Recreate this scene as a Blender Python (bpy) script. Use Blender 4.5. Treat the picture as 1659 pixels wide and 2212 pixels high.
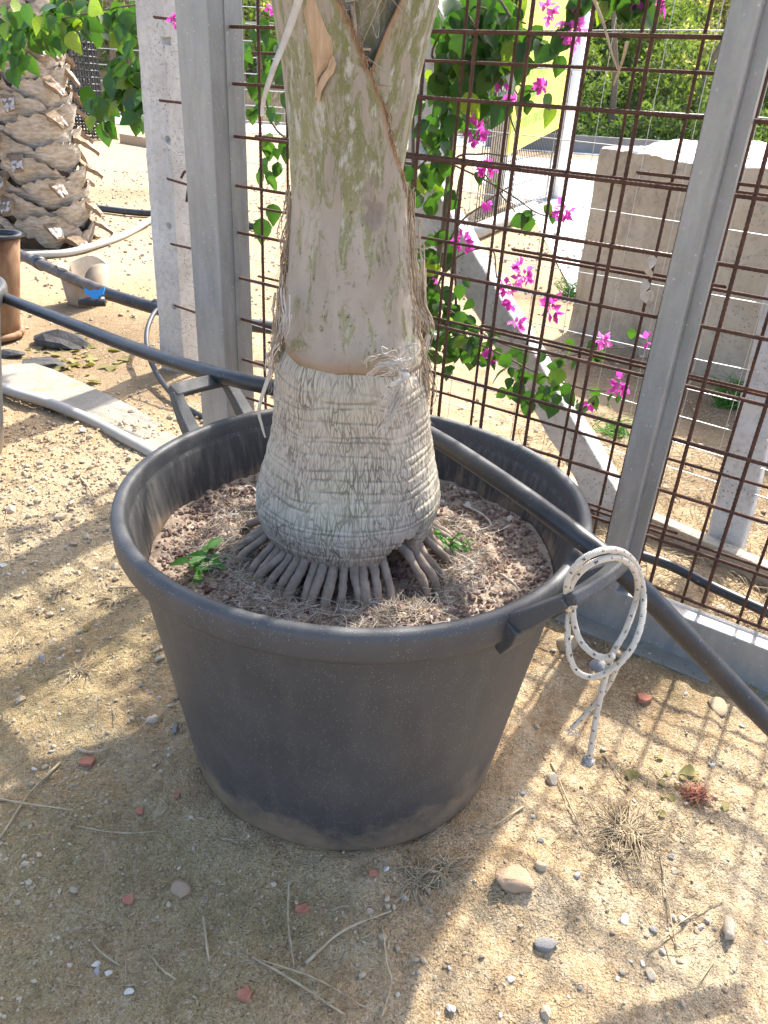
import bpy, math, random
import numpy as np
from mathutils import Matrix, Vector
for o in list(bpy.data.objects): bpy.data.objects.remove(o)
S = bpy.context.scene; COL = S.collection
rng = np.random.default_rng(7); random.seed(7)

# ------------------------------------------------------------------ camera
W0, H0, FPX, CAMZ = 1659., 2212., 1650., 1.45
_d = np.array([-184., -2934., -FPX]); _d /= np.linalg.norm(_d)
_Z = -_d; _f = np.array([0, 0, -1.]); _Y = _f - _f.dot(_Z)*_Z; _Y /= np.linalg.norm(_Y); _X = np.cross(_Y, _Z)
CR = np.array([_X, _Y, _Z]); CP = np.array([0, 0, CAMZ])
cam = bpy.data.objects.new('camera', bpy.data.cameras.new('camera')); COL.objects.link(cam)
m4 = Matrix([[*CR[0], CP[0]], [*CR[1], CP[1]], [*CR[2], CP[2]], [0, 0, 0, 1]]); cam.matrix_world = m4
cam.data.sensor_fit = 'VERTICAL'; cam.data.sensor_height = 36; cam.data.sensor_width = 27
cam.data.lens = FPX/H0*36; cam.data.clip_end = 2000; cam.data.clip_start = .02
S.camera = cam

# ------------------------------------------------------------------ sky, sun, exposure
SUN_EL = math.radians(47); SUN_V = np.array([.50, .866]); SUN_V = SUN_V/np.linalg.norm(SUN_V)
w = bpy.data.worlds.new('World'); S.world = w; w.use_nodes = True
nt = w.node_tree; sky = nt.nodes.new('ShaderNodeTexSky'); sky.sky_type = 'NISHITA'; sky.sun_disc = False
sky.sun_elevation = SUN_EL; sky.sun_rotation = math.atan2(SUN_V[0], SUN_V[1]); sky.air_density = .75; sky.dust_density = 3.0; sky.ozone_density = .7
bg = nt.nodes['Background']; bg.inputs[1].default_value = .15; nt.links.new(sky.outputs[0], bg.inputs[0])
sl = bpy.data.lights.new('sun', 'SUN'); sl.energy = 3.0; sl.angle = math.radians(1.1); sl.color = (1, .95, .86)
so = bpy.data.objects.new('sun', sl); COL.objects.link(so); so.location = (4, 7, 9)
tosun = Vector((SUN_V[0]*math.cos(SUN_EL), SUN_V[1]*math.cos(SUN_EL), math.sin(SUN_EL)))
so.rotation_euler = tosun.to_track_quat('Z', 'Y').to_euler()
S.view_settings.view_transform = 'Standard'; S.view_settings.look = 'None'
S.view_settings.exposure = 1.95; S.view_settings.gamma = 1
S.render.engine = 'CYCLES'
S.cycles.max_bounces = 7; S.cycles.diffuse_bounces = 4; S.cycles.glossy_bounces = 3; S.cycles.transmission_bounces = 4; S.cycles.caustics_reflective = False; S.cycles.caustics_refractive = False

# ------------------------------------------------------------------ layout helpers (photo point -> place in the world)
def ray(x, y): return CR @ np.array([x-W0/2, -(y-H0/2), -FPX])
def G(x, y, z=0.):
    v = ray(x, y); return CP + (z-CAMZ)/v[2]*v
def onp(x, y, p, n):
    v = ray(x, y); return CP + np.dot(np.array(p)-CP, n)/np.dot(v, n)*v
P0 = np.array([.80, 2.1, 0]); DIR = np.array([.832, -.555, 0]); NRM = np.array([.555, .832, 0])
F0 = P0 - .12*NRM                                   # gate plane origin
def FP(s, off, z): return F0 + DIR*s + NRM*off + np.array([0, 0, z])    # gate coordinates
def onf(x, y, off): return onp(x, y, F0+NRM*off, NRM)
def atY(x, y, Y): v = ray(x, y); return CP + Y/v[1]*v
POT = np.array([-.062, 1.427, 0.])

# ------------------------------------------------------------------ numpy noise
_perm = np.random.default_rng(3).permutation(512)
def _h(i, j, k=0): return _perm[(_perm[(_perm[i & 511] + j) & 511] + k) & 511]/511.
def vnoise(x, y, z=None):
    if z is None: z = np.zeros_like(x)
    xi, yi, zi = np.floor(x).astype(int), np.floor(y).astype(int), np.floor(z).astype(int)
    fx, fy, fz = x-xi, y-yi, z-zi
    s = lambda t: t*t*t*(t*(6*t-15)+10)
    u, v, q = s(fx), s(fy), s(fz); r = 0
    for a in (0, 1):
        for b in (0, 1):
            for c in (0, 1):
                r = r + _h(xi+a, yi+b, zi+c)*(u if a else 1-u)*(v if b else 1-v)*(q if c else 1-q)
    return r*2-1
def fbm(x, y, z=None, o=4):
    r = 0; a = 1.; 
    for i in range(o):
        r = r + a*vnoise(x*2**i+i*17.3, y*2**i+i*9.1, None if z is None else z*2**i); a *= .5
    return r
def gh(x, y):
    x = np.asarray(x, float); y = np.asarray(y, float)
    near = np.clip(1.4 - np.hypot(x, y-1.4)/9, 0, 1)
    h = .016*fbm(x*1.7+5, y*1.7, o=3) + .007*fbm(x*9, y*9+3, o=3)
    d = np.hypot(x-POT[0], y-POT[1]); a = np.arctan2(y-POT[1], x-POT[0])
    h = h*np.clip((d-.30)/.15, .25, 1) + .022*np.exp(-((d-.39)/.07)**2)*(1+.5*np.sin(3*a+1))
    h = h + .0045*fbm(x*34, y*34, o=3)*np.clip(1.5-np.hypot(x, y-1.3)/3, 0, 1)
    h = h + .035*np.exp(-(((x-.33)/.12)**2+((y-1.02)/.09)**2))
    return h*near
def gh1(x, y): return float(gh(np.array([x]), np.array([y]))[0])
def onground(x, y, dz=0):
    p = G(x, y); p = G(x, y, gh1(p[0], p[1])); return np.array([p[0], p[1], gh1(p[0], p[1])+dz])

# ------------------------------------------------------------------ object helpers
WL = {}
def wl(o): return WL.get(o.name, np.zeros(3)) if o else np.zeros(3)
def tag(o, label=None, cat=None, group=None, kind=None):
    for k, v in (('label', label), ('category', cat), ('group', group), ('kind', kind)):
        if v: o[k] = v
    return o
def thing(name, label, cat, loc=(0, 0, 0), group=None):
    o = bpy.data.objects.new(name, None); COL.objects.link(o); o.location = tuple(loc); o.empty_display_size = .05
    WL[o.name] = np.array(loc, float); return tag(o, label, cat, group)
def mesh_data(name, V, F, mat, smooth=True, uv=None, attrs=None):
    me = bpy.data.meshes.new(name); V = np.asarray(V, float)
    if isinstance(F, np.ndarray):
        n, k = F.shape; me.vertices.add(len(V)); me.vertices.foreach_set('co', V.ravel())
        me.loops.add(n*k); me.loops.foreach_set('vertex_index', F.ravel().astype(np.int32))
        me.polygons.add(n); me.polygons.foreach_set('loop_start', np.arange(0, n*k, k, dtype=np.int32))
        me.update(calc_edges=True)
    else: me.from_pydata(V.tolist(), [], [tuple(map(int, f)) for f in F]); me.update()
    me.polygons.foreach_set('use_smooth', np.full(len(me.polygons), smooth))
    if uv is not None:
        li = np.zeros(len(me.loops), np.int32); me.loops.foreach_get('vertex_index', li)
        me.uv_layers.new(name='UV').data.foreach_set('uv', np.asarray(uv, float)[li].ravel())
    for k, a in (attrs or {}).items():
        at = me.attributes.new(k, 'FLOAT', 'POINT'); at.data.foreach_set('value', np.asarray(a, np.float32))
    if mat: me.materials.append(mat)
    return me
def part(name, V, F, mat, parent=None, smooth=True, uv=None, attrs=None, origin=None):
    V = np.asarray(V, float); pl = wl(parent)
    o0 = pl if origin is None else np.array(origin, float)
    me = mesh_data(name, V-o0, F, mat, smooth, uv, attrs); o = bpy.data.objects.new(name, me); COL.objects.link(o)
    if parent: o.parent = parent
    o.location = tuple(o0-pl); WL[o.name] = o0.copy(); return o
def inst(name, me, loc, rot=None, scale=1., parent=None):
    o = bpy.data.objects.new(name, me); COL.objects.link(o)
    if parent: o.parent = parent
    sc = (scale,)*3 if np.isscalar(scale) else scale
    M = Matrix.LocRotScale(Vector(tuple(np.array(loc)-wl(parent))), rot.to_quaternion() if rot is not None else None, Vector(sc))
    o.matrix_basis = M; WL[o.name] = np.array(loc, float); return o
def join(lst):
    V = []; F = []; n = 0
    for v, f in lst:
        V.append(np.asarray(v, float)); F += [tuple(int(i)+n for i in q) for q in f]; n += len(v)
    return np.vstack(V), F
def smoothpath(P, n=8):
    P = np.asarray(P, float)
    if len(P) < 3: return np.array([P[0]+(P[-1]-P[0])*t for t in np.linspace(0, 1, n)])
    Q = np.vstack([2*P[0]-P[1], P, 2*P[-1]-P[-2]]); out = []
    for i in range(1, len(Q)-2):
        for t in np.linspace(0, 1, n, endpoint=False):
            a, b, c, d = Q[i-1:i+3]
            out.append(.5*(2*b+(c-a)*t+(2*a-5*b+4*c-d)*t*t+(-a+3*b-3*c+d)*t**3))
    out.append(P[-1]); return np.array(out)
def frames(P):
    P = np.asarray(P); T = np.gradient(P, axis=0); T /= np.linalg.norm(T, axis=1)[:, None]+1e-12
    a = np.array([0, 0, 1.]) if abs(T[0][2]) < .9 else np.array([1., 0, 0])
    A = []; 
    for t in T:
        a = a-t*a.dot(t); a /= np.linalg.norm(a)+1e-12; A.append(a.copy())
    A = np.array(A); return T, A, np.cross(T, A)
def tube(P, r, k=10, caps=True):
    P = np.asarray(P, float); T, A, B = frames(P); r = np.broadcast_to(np.asarray(r, float), (len(P),))
    th = np.arange(k)*2*np.pi/k
    V = (P[:, None]+r[:, None, None]*(np.cos(th)[None, :, None]*A[:, None]+np.sin(th)[None, :, None]*B[:, None])).reshape(-1, 3)
    F = [(i*k+j, i*k+(j+1) % k, (i+1)*k+(j+1) % k, (i+1)*k+j) for i in range(len(P)-1) for j in range(k)]
    if caps: F += [tuple(range(k-1, -1, -1)), tuple(range((len(P)-1)*k, len(P)*k))]
    return V, F
def tube_uv(P, k=12):
    L = np.concatenate([[0], np.cumsum(np.linalg.norm(np.diff(P, axis=0), axis=1))])
    return np.array([(L[i], j/k) for i in range(len(P)) for j in range(k)])
def ribbon_box(P, half, thick, up=(0, 0, 1)):
    """swept rectangle; half = half width along B, thick = half thickness along up-ish"""
    P = np.asarray(P, float); T = np.gradient(P, axis=0); T /= np.linalg.norm(T, axis=1)[:, None]
    U = np.array(up, float)-T*(T@np.array(up, float))[:, None]; U /= np.linalg.norm(U, axis=1)[:, None]; B = np.cross(T, U)
    half = np.broadcast_to(half, (len(P),))[:, None]; thick = np.broadcast_to(thick, (len(P),))[:, None]
    V = np.stack([P+B*half+U*thick, P-B*half+U*thick, P-B*half-U*thick, P+B*half-U*thick], 1).reshape(-1, 3); k = 4
    F = [(i*k+j, (i+1)*k+j, (i+1)*k+(j+1) % k, i*k+(j+1) % k) for i in range(len(P)-1) for j in range(k)]
    F += [(0, 1, 2, 3), tuple(range(len(V)-1, len(V)-5, -1))]
    return V, F
def obox(c, ax, ay, az, hx, hy, hz):
    c = np.array(c, float); V = [c+ax*hx*i+ay*hy*j+az*hz*k for i in (-1, 1) for j in (-1, 1) for k in (-1, 1)]
    return np.array(V), [(0, 1, 3, 2), (4, 6, 7, 5), (0, 4, 5, 1), (2, 3, 7, 6), (0, 2, 6, 4), (1, 5, 7, 3)]
EX, EY, EZ = np.eye(3)
def bevel(o, w=.003, seg=2):
    b = o.modifiers.new('bevel', 'BEVEL'); b.width = w; b.segments = seg; b.limit_method = 'ANGLE'; b.angle_limit = .6; return o
def grid(nu, nv):
    i, j = np.meshgrid(np.arange(nu-1), np.arange(nv-1), indexing='ij'); a = (i*nv+j).ravel()
    return np.stack([a, a+nv, a+nv+1, a+1], 1)
def lathe(prof, k, c, closed=True):
    prof = np.asarray(prof, float); th = np.arange(k)*2*np.pi/k; n = len(prof)
    V = np.stack([c[0]+prof[:, 0, None]*np.cos(th), c[1]+prof[:, 0, None]*np.sin(th), c[2]+prof[:, 1, None]+0*th], -1).reshape(-1, 3)
    F = np.array([(i*k+j, i*k+(j+1) % k, (i+1)*k+(j+1) % k, (i+1)*k+j) for i in range(n-1) for j in range(k)])
    return V, F

# ------------------------------------------------------------------ materials
class NM:
    def __init__(s, name):
        s.m = bpy.data.materials.new(name); s.m.use_nodes = True; s.t = s.m.node_tree; s.b = s.t.nodes['Principled BSDF']; s._c = {}
    def n(s, typ, **kw):
        x = s.t.nodes.new(typ)
        for k, v in kw.items(): setattr(x, k, v)
        return x
    def put(s, sock, v):
        if isinstance(v, bpy.types.NodeSocket): s.t.links.new(v, sock)
        elif isinstance(v, (tuple, list)) and len(v) == 3 and sock.type == 'RGBA': sock.default_value = (*v, 1)
        else: sock.default_value = v
    def co(s, kind='Object'):
        if kind not in s._c: s._c[kind] = s.n('ShaderNodeTexCoord').outputs[kind]
        return s._c[kind]
    def pos(s): return s.n('ShaderNodeNewGeometry').outputs['Position']
    def map(s, v, scale=(1, 1, 1)):
        x = s.n('ShaderNodeMapping'); s.put(x.inputs[0], v); x.inputs['Scale'].default_value = scale; return x.outputs[0]
    def noise(s, scale, v=None, detail=4, rough=.55, dist=0):
        x = s.n('ShaderNodeTexNoise'); x.inputs['Scale'].default_value = scale; x.inputs['Detail'].default_value = detail
        x.inputs['Roughness'].default_value = rough; x.inputs['Distortion'].default_value = dist
        s.put(x.inputs['Vector'], v if v is not None else s.co()); return x.outputs[0]
    def vor(s, scale, v=None, feature='F1', out='Distance', rnd=1):
        x = s.n('ShaderNodeTexVoronoi'); x.feature = feature; x.inputs['Scale'].default_value = scale; x.inputs['Randomness'].default_value = rnd
        s.put(x.inputs['Vector'], v if v is not None else s.co()); return x.outputs[out]
    def ramp(s, v, stops, interp='LINEAR'):
        x = s.n('ShaderNodeValToRGB'); x.color_ramp.interpolation = interp; e = x.color_ramp.elements
        while len(e) < len(stops): e.new(.5)
        for el, (p, c) in zip(e, stops): el.position = p; el.color = (*c, 1) if not np.isscalar(c) else (c, c, c, 1)
        s.put(x.inputs[0], v); return x.outputs[0]
    def mix(s, f, a, b, mode='MIX'):
        x = s.n('ShaderNodeMix'); x.data_type = 'RGBA'; x.blend_type = mode
        s.put(x.inputs[0], f); s.put(x.inputs[6], a); s.put(x.inputs[7], b); return x.outputs[2]
    def math(s, op, a, b=None, c=None):
        x = s.n('ShaderNodeMath'); x.operation = op; s.put(x.inputs[0], a)
        if b is not None: s.put(x.inputs[1], b)
        if c is not None: s.put(x.inputs[2], c)
        return x.outputs[0]
    def rnd(s): return s.n('ShaderNodeObjectInfo').outputs['Random']
    def attr(s, name): x = s.n('ShaderNodeAttribute'); x.attribute_name = name; return x.outputs['Fac']
    def bump(s, h, strength=.5, dist=.01, prev=None):
        x = s.n('ShaderNodeBump'); x.inputs['Strength'].default_value = strength; x.inputs['Distance'].default_value = dist
        s.put(x.inputs['Height'], h)
        if prev is not None: s.put(x.inputs['Normal'], prev)
        return x.outputs[0]
    def done(s, col, rough=.8, metal=0., normal=None, spec=.5):
        s.put(s.b.inputs['Base Color'], col); s.put(s.b.inputs['Roughness'], rough); s.put(s.b.inputs['Metallic'], metal)
        s.b.inputs['Specular IOR Level'].default_value = spec
        if normal is not None: s.put(s.b.inputs['Normal'], normal)
        return s.m
def hexc(r, g, b): return tuple((c/255/12.92 if c/255 <= .04045 else ((c/255+.055)/1.055)**2.4) for c in (r, g, b))

def m_ground():
    k = NM('soil'); p = k.pos()
    a = k.noise(1.7, p, 6, .65); b = k.noise(11, p, 5, .65); c = k.noise(70, p, 4, .7); d = k.noise(260, p, 2, .7)
    base = k.mix(k.ramp(a, [(.35, 0.), (.65, 1.)]), (.46, .31, .165), (.53, .38, .215))
    base = k.mix(k.ramp(b, [(.42, 0.), (.62, 1.)]), base, (.58, .45, .285))
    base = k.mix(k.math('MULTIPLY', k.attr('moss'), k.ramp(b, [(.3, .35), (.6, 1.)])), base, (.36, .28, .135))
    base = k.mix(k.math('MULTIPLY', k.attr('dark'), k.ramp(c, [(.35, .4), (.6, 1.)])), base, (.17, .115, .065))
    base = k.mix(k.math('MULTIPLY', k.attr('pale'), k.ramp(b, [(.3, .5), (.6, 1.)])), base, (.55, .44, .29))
    base = k.mix(k.ramp(c, [(.30, .55), (.5, 0.)]), base, (.22, .15, .085))
    base = k.mix(k.ramp(d, [(.62, 0.), (.75, .6)]), base, (.62, .54, .42))
    base = k.mix(k.ramp(d, [(.25, .5), (.36, 0.)]), base, (.14, .10, .06))
    gr = k.n('ShaderNodeSeparateColor'); k.put(gr.inputs[0], k.vor(230, p, out='Color')); gr2 = k.n('ShaderNodeSeparateColor'); k.put(gr2.inputs[0], k.vor(110, p, out='Color'))
    base = k.mix(k.ramp(gr.outputs[0], [(.80, 0.), (.97, .42)]), base, (.66, .54, .38)); base = k.mix(k.ramp(gr.outputs[1], [(.82, 0.), (.97, .38)]), base, (.19, .13, .075))
    base = k.mix(k.ramp(gr2.outputs[0], [(.92, 0.), (.97, .4)]), base, (.62, .50, .36)); base = k.mix(k.ramp(k.noise(24, p, 5, .7), [(.36, .4), (.48, 0.)]), base, (.27, .19, .10))
    h = k.math('ADD', k.math('MULTIPLY', c, 1.), k.math('MULTIPLY', d, .5)); n = k.bump(h, 1., .016)
    n = k.bump(k.vor(200, p), .5, .006, n)
    return k.done(base, .95, 0, n, .15)
def m_concrete(name, c1, c2, pit=.5, scale=1., stain=None):
    k = NM(name); p = k.pos()
    a = k.noise(5*scale, p, 6, .62); b = k.noise(40*scale, p, 5, .7)
    col = k.mix(k.ramp(a, [(.3, 0.), (.7, 1.)]), c1, c2)
    if stain: col = k.mix(k.ramp(k.noise(3.1*scale, k.map(p, (1, 1, .6)), 6, .7, .6), [(.5, 0.), (.68, .85)]), col, stain)
    v = k.vor(75*scale, p); msk = k.ramp(k.noise(9*scale, p, 3), [(.45, 0.), (.6, 1.)])
    pits = k.math('MULTIPLY', k.ramp(v, [(.12, 1.), (.3, 0.)]), msk)
    col = k.mix(k.math('MULTIPLY', pits, pit), col, (.13, .125, .115))
    col = k.mix(k.ramp(b, [(.3, .35), (.5, 0.)]), col, (.2, .19, .17))
    h = k.math('SUBTRACT', b, k.math('MULTIPLY', pits, 1.2))
    return k.done(col, .9, 0, k.bump(h, .6, .006), .25)
def m_galv():
    k = NM('galvanised_steel'); p = k.pos()
    a = k.noise(26, k.map(p, (1, 1, .25)), 5, .6); v = k.vor(120, p, out='Color')
    col = k.mix(k.ramp(a, [(.32, 0.), (.68, 1.)]), (.25, .255, .245), (.34, .34, .325))
    col = k.mix(.05, col, v, 'OVERLAY')
    sp = k.ramp(k.vor(38, p), [(.05, 1.), (.13, 0.)])
    col = k.mix(k.math('MULTIPLY', sp, .5), col, (.66, .68, .69))
    drip = k.noise(34, k.map(p, (1, 1, .05)), 3); col = k.mix(k.ramp(drip, [(.55, 0.), (.75, .35)]), col, (.22, .235, .235))
    r = k.ramp(a, [(.3, .38), (.7, .6)])
    return k.done(col, r, .18, k.bump(k.noise(14, p, 3), .06, .01))
def m_rust():
    k = NM('rusted_rebar'); p = k.pos(); a = k.noise(60, p, 5, .7); b = k.noise(7, p, 4)
    col = k.mix(k.ramp(a, [(.3, 0.), (.7, 1.)]), (.052, .026, .020), (.115, .060, .042))
    col = k.mix(k.ramp(b, [(.5, 0.), (.7, .6)]), col, (.16, .080, .048))
    return k.done(col, .85, .1, k.bump(a, .5, .003), .3)
def m_wire():
    k = NM('galvanised_wire'); return k.done((.50, .51, .50), .42, .6)
def m_pot():
    k = NM('black_plastic'); p = k.pos(); z = k.n('ShaderNodeSeparateXYZ'); k.put(z.inputs[0], p); z = z.outputs[2]
    a = k.noise(7, p, 6, .65); b = k.noise(60, p, 4, .7); s = k.noise(24, k.map(p, (1, 1, .18)), 4, .6)
    col = k.mix(k.ramp(a, [(.3, 0.), (.75, 1.)]), (.042, .044, .047), (.068, .070, .072))
    col = k.mix(k.ramp(s, [(.45, 0.), (.75, .35)]), col, (.10, .095, .088))
    fl = k.math('MULTIPLY', k.ramp(k.vor(1, k.map(p, (240, 240, 150))), [(.10, 1.), (.19, 0.)]), k.ramp(k.noise(38, p, 2), [(.42, 0.), (.52, 1.)]))
    col = k.mix(k.math('MULTIPLY', fl, .6), col, (.42, .39, .34))
    # soil splashed and caked round the foot, ragged upper edge
    e = k.math('ADD', k.math('MULTIPLY', a, .42), k.math('MULTIPLY', b, .10))
    dz = k.math('SUBTRACT', k.math('ADD', e, .005), k.math('MULTIPLY', z, 1.10))
    dirt = k.ramp(dz, [(.10, 0.), (.20, .62), (.27, .92)])
    col = k.mix(dirt, col, (.27, .20, .125))
    r = k.math('ADD', .40, k.math('MULTIPLY', a, .26))
    return k.done(col, r, 0, k.bump(k.math('ADD', b, k.math('MULTIPLY', fl, .8)), .16, .003), .5)
def m_potin():
    k = NM('dusty_black_plastic'); p = k.pos(); z = k.n('ShaderNodeSeparateXYZ'); k.put(z.inputs[0], p); z = z.outputs[2]
    a = k.noise(5, p, 6, .65); st = k.noise(60, k.map(p, (1, 1, .06)), 4, .65); b = k.noise(140, p, 3, .7)
    col = k.mix(k.ramp(st, [(.45, 0.), (.75, .5)]), (.045, .047, .05), (.20, .18, .15))
    e = k.math('ADD', k.math('MULTIPLY', a, .22), k.math('MULTIPLY', st, .10)); dz = k.math('SUBTRACT', e, k.math('SUBTRACT', z, .45))
    col = k.mix(k.ramp(dz, [(.04, 0.), (.11, .85)]), col, (.34, .245, .165))
    col = k.mix(k.ramp(b, [(.66, 0.), (.72, .5)]), col, (.45, .40, .33))
    return k.done(col, .6, 0, k.bump(k.math('ADD', st, b), .12, .003), .4)
def m_plastic(name, col, rough=.42, dust=(.2, .18, .15), amt=.4, potin=False):
    k = NM(name); p = k.pos(); a = k.noise(12, p, 5, .65); b = k.noise(90, p, 3)
    c = k.mix(k.ramp(a, [(.45, 0.), (.75, amt)]), col, dust)
    c = k.mix(k.ramp(b, [(.66, 0.), (.74, .45)]), c, (.4, .37, .31))
    return k.done(c, k.math('ADD', rough, k.math('MULTIPLY', a, .15)), 0, k.bump(b, .06, .002))
def m_bark():
    k = NM('ringed_trunk'); uv = k.co('UV')
    nz = k.n('ShaderNodeTexNoise'); nz.inputs['Scale'].default_value = 30; k.put(nz.inputs['Vector'], uv)
    wv = k.n('ShaderNodeVectorMath'); wv.operation = 'MULTIPLY_ADD'; k.put(wv.inputs[0], nz.outputs[1]); wv.inputs[1].default_value = (.010, .004, 0); k.put(wv.inputs[2], uv)
    wv = wv.outputs[0]
    c1 = k.vor(1, k.map(wv, (135, 27, 1)), 'DISTANCE_TO_EDGE'); c2 = k.vor(1, k.map(wv, (80, 11, 1)), 'DISTANCE_TO_EDGE')
    a = k.noise(9, uv, 6, .6); b = k.noise(1, k.map(uv, (60, 12, 1)), 4, .6); fine = k.noise(1, k.map(uv, (330, 120, 1)), 3, .7)
    ring = k.attr('ring'); low = k.attr('low')
    col = k.mix(k.ramp(a, [(.3, 0.), (.7, 1.)]), (.45, .375, .295), (.555, .48, .39))
    col = k.mix(k.ramp(k.noise(4.2, uv, 5, .6), [(.46, 0.), (.62, .45)]), col, (.46, .44, .32))
    col = k.mix(k.ramp(b, [(.3, .3), (.45, 0.)]), col, (.38, .32, .25))
    gate = k.ramp(k.noise(13, uv, 3), [(.33, .25), (.6, 1.)])
    k1 = k.math('MULTIPLY', k.ramp(c1, [(.035, .85), (.085, 0.)]), gate); k2 = k.math('MULTIPLY', k.ramp(c2, [(.015, 1.), (.04, 0.)]), gate)
    crack = k.math('MAXIMUM', k1, k2)
    col = k.mix(k.math('MULTIPLY', crack, .82), col, k.mix(k.ramp(a, [(.4, 0.), (.6, 1.)]), (.105, .085, .062), (.15, .145, .07)))
    col = k.mix(k.math('MULTIPLY', ring, .75), col, (.17, .135, .09))
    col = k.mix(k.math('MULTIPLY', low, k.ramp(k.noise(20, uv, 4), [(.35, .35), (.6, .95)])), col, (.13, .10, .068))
    h = k.math('SUBTRACT', k.math('ADD', k.math('MULTIPLY', b, .35), k.math('MULTIPLY', fine, .18)), k.math('MULTIPLY', crack, 1.3))
    return k.done(col, .93, 0, k.bump(h, .5, .0035), .15)
def m_sheath():
    k = NM('leaf_sheath_skin'); uv = k.co('UV')
    a = k.noise(6, k.map(uv, (1.6, .7, 1)), 6, .62, .4); b = k.noise(17, k.map(uv, (1.5, .55, 1)), 7, .7, .8); c = k.noise(120, k.map(uv, (1, .6, 1)), 5, .75); d = k.noise(300, uv, 3, .8)
    st = k.noise(1, k.map(uv, (150, 4, 1)), 4)
    col = k.mix(k.ramp(a, [(.32, 0.), (.68, 1.)]), (.275, .235, .185), (.40, .355, .295))
    col = k.mix(k.ramp(st, [(.35, .16), (.6, 0.)]), col, (.33, .27, .21))
    up = k.attr('up')
    gm = k.math('ADD', b, k.math('MULTIPLY', up, .115))
    gr = k.ramp(gm, [(.537, 0.), (.585, 1.)])
    speck = k.ramp(c, [(.36, 0.), (.50, 1.)])
    col = k.mix(k.math('MULTIPLY', k.math('MULTIPLY', gr, speck), .88), col, k.mix(k.ramp(a, [(.4, 0.), (.6, 1.)]), (.150, .160, .055), (.235, .235, .110)))
    col = k.mix(k.math('MULTIPLY', k.math('MULTIPLY', k.ramp(c, [(.38, 1.), (.45, 0.)]), k.ramp(b, [(.46, 0.), (.56, 1.)])), .9), col, (.075, .075, .045))
    col = k.mix(k.math('MULTIPLY', k.ramp(gm, [(.56, 0.), (.62, 1.)]), k.ramp(k.noise(38, k.map(uv, (1.4, .5, 1)), 5, .7), [(.50, .0), (.60, .75)])), col, (.47, .455, .415))
    col = k.mix(k.math('MULTIPLY', k.attr('base'), .7), col, (.27, .175, .10))
    col = k.mix(k.attr('scar'), col, k.mix(c, (.11, .085, .075), (.30, .25, .205)))
    col = k.mix(k.math('MULTIPLY', k.attr('edge'), k.ramp(st, [(.3, .6), (.6, 1.)])), col, (.30, .165, .085))
    return k.done(col, .82, 0, k.bump(k.math('ADD', c, k.math('MULTIPLY', st, .18)), .35, .003), .25)
def m_two(name, c1, c2, scale, rough=.9, stretch=(1, 1, 1), bump=.4, bd=.004, coord='pos', spec=.25):
    k = NM(name); p = k.pos() if coord == 'pos' else k.co(coord)
    a = k.noise(scale, k.map(p, stretch), 5, .65); c = k.mix(k.ramp(a, [(.3, 0.), (.7, 1.)]), c1, c2)
    return k.done(c, rough, 0, k.bump(a, bump, bd), spec)
def m_rand(name, cols, rough=.9, scale=3.2, bump=.7):
    k = NM(name); p = k.co('Object'); r = k.rnd(); n = len(cols)
    c = k.ramp(r, [((i+.001)/n, q) for i, q in enumerate(cols)], 'CONSTANT')
    a = k.noise(scale, p, 5, .65); c = k.mix(k.ramp(a, [(.3, .3), (.5, 0.)]), c, (.36, .27, .18))
    return k.done(c, rough, 0, k.bump(k.noise(scale*3, p, 5, .7), .45, .08), .25)
def m_leaf(name, c1, c2, c3, trans=.45, rough=.38, byattr=None):
    k = NM(name); r = k.attr(byattr) if byattr else k.rnd()
    a = k.noise(14, k.co('Object') if not byattr else k.pos(), 3)
    c = k.ramp(r, [(.0, c1), (.55, c2), (.85, c2), (1., c3)]); c = k.mix(k.ramp(a, [(.35, .35), (.6, 0.)]), c, c1)
    k.done(c, rough, 0, None, .4)
    tr = k.n('ShaderNodeBsdfTranslucent'); tc = k.mix(1., c, (1.9, 2.1, .75), 'MULTIPLY'); k.put(tr.inputs[0], tc)
    mx = k.n('ShaderNodeMixShader'); mx.inputs[0].default_value = trans; k.t.links.new(k.b.outputs[0], mx.inputs[1]); k.t.links.new(tr.outputs[0], mx.inputs[2])
    k.t.links.new(mx.outputs[0], k.t.nodes['Material Output'].inputs[0]); return k.m
def m_petal():
    k = NM('magenta_bract'); r = k.rnd(); c = k.ramp(r, [(0, (.44, .045, .29)), (.6, (.52, .075, .38)), (1, (.62, .15, .45))]); k.done(c, .55, 0, None, .3)
    tr = k.n('ShaderNodeBsdfTranslucent'); k.put(tr.inputs[0], k.mix(1., c, (1.5, 1.6, 1.6), 'MULTIPLY')); mx = k.n('ShaderNodeMixShader'); mx.inputs[0].default_value = .5
    k.t.links.new(k.b.outputs[0], mx.inputs[1]); k.t.links.new(tr.outputs[0], mx.inputs[2]); k.t.links.new(mx.outputs[0], k.t.nodes['Material Output'].inputs[0]); return k.m
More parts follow.
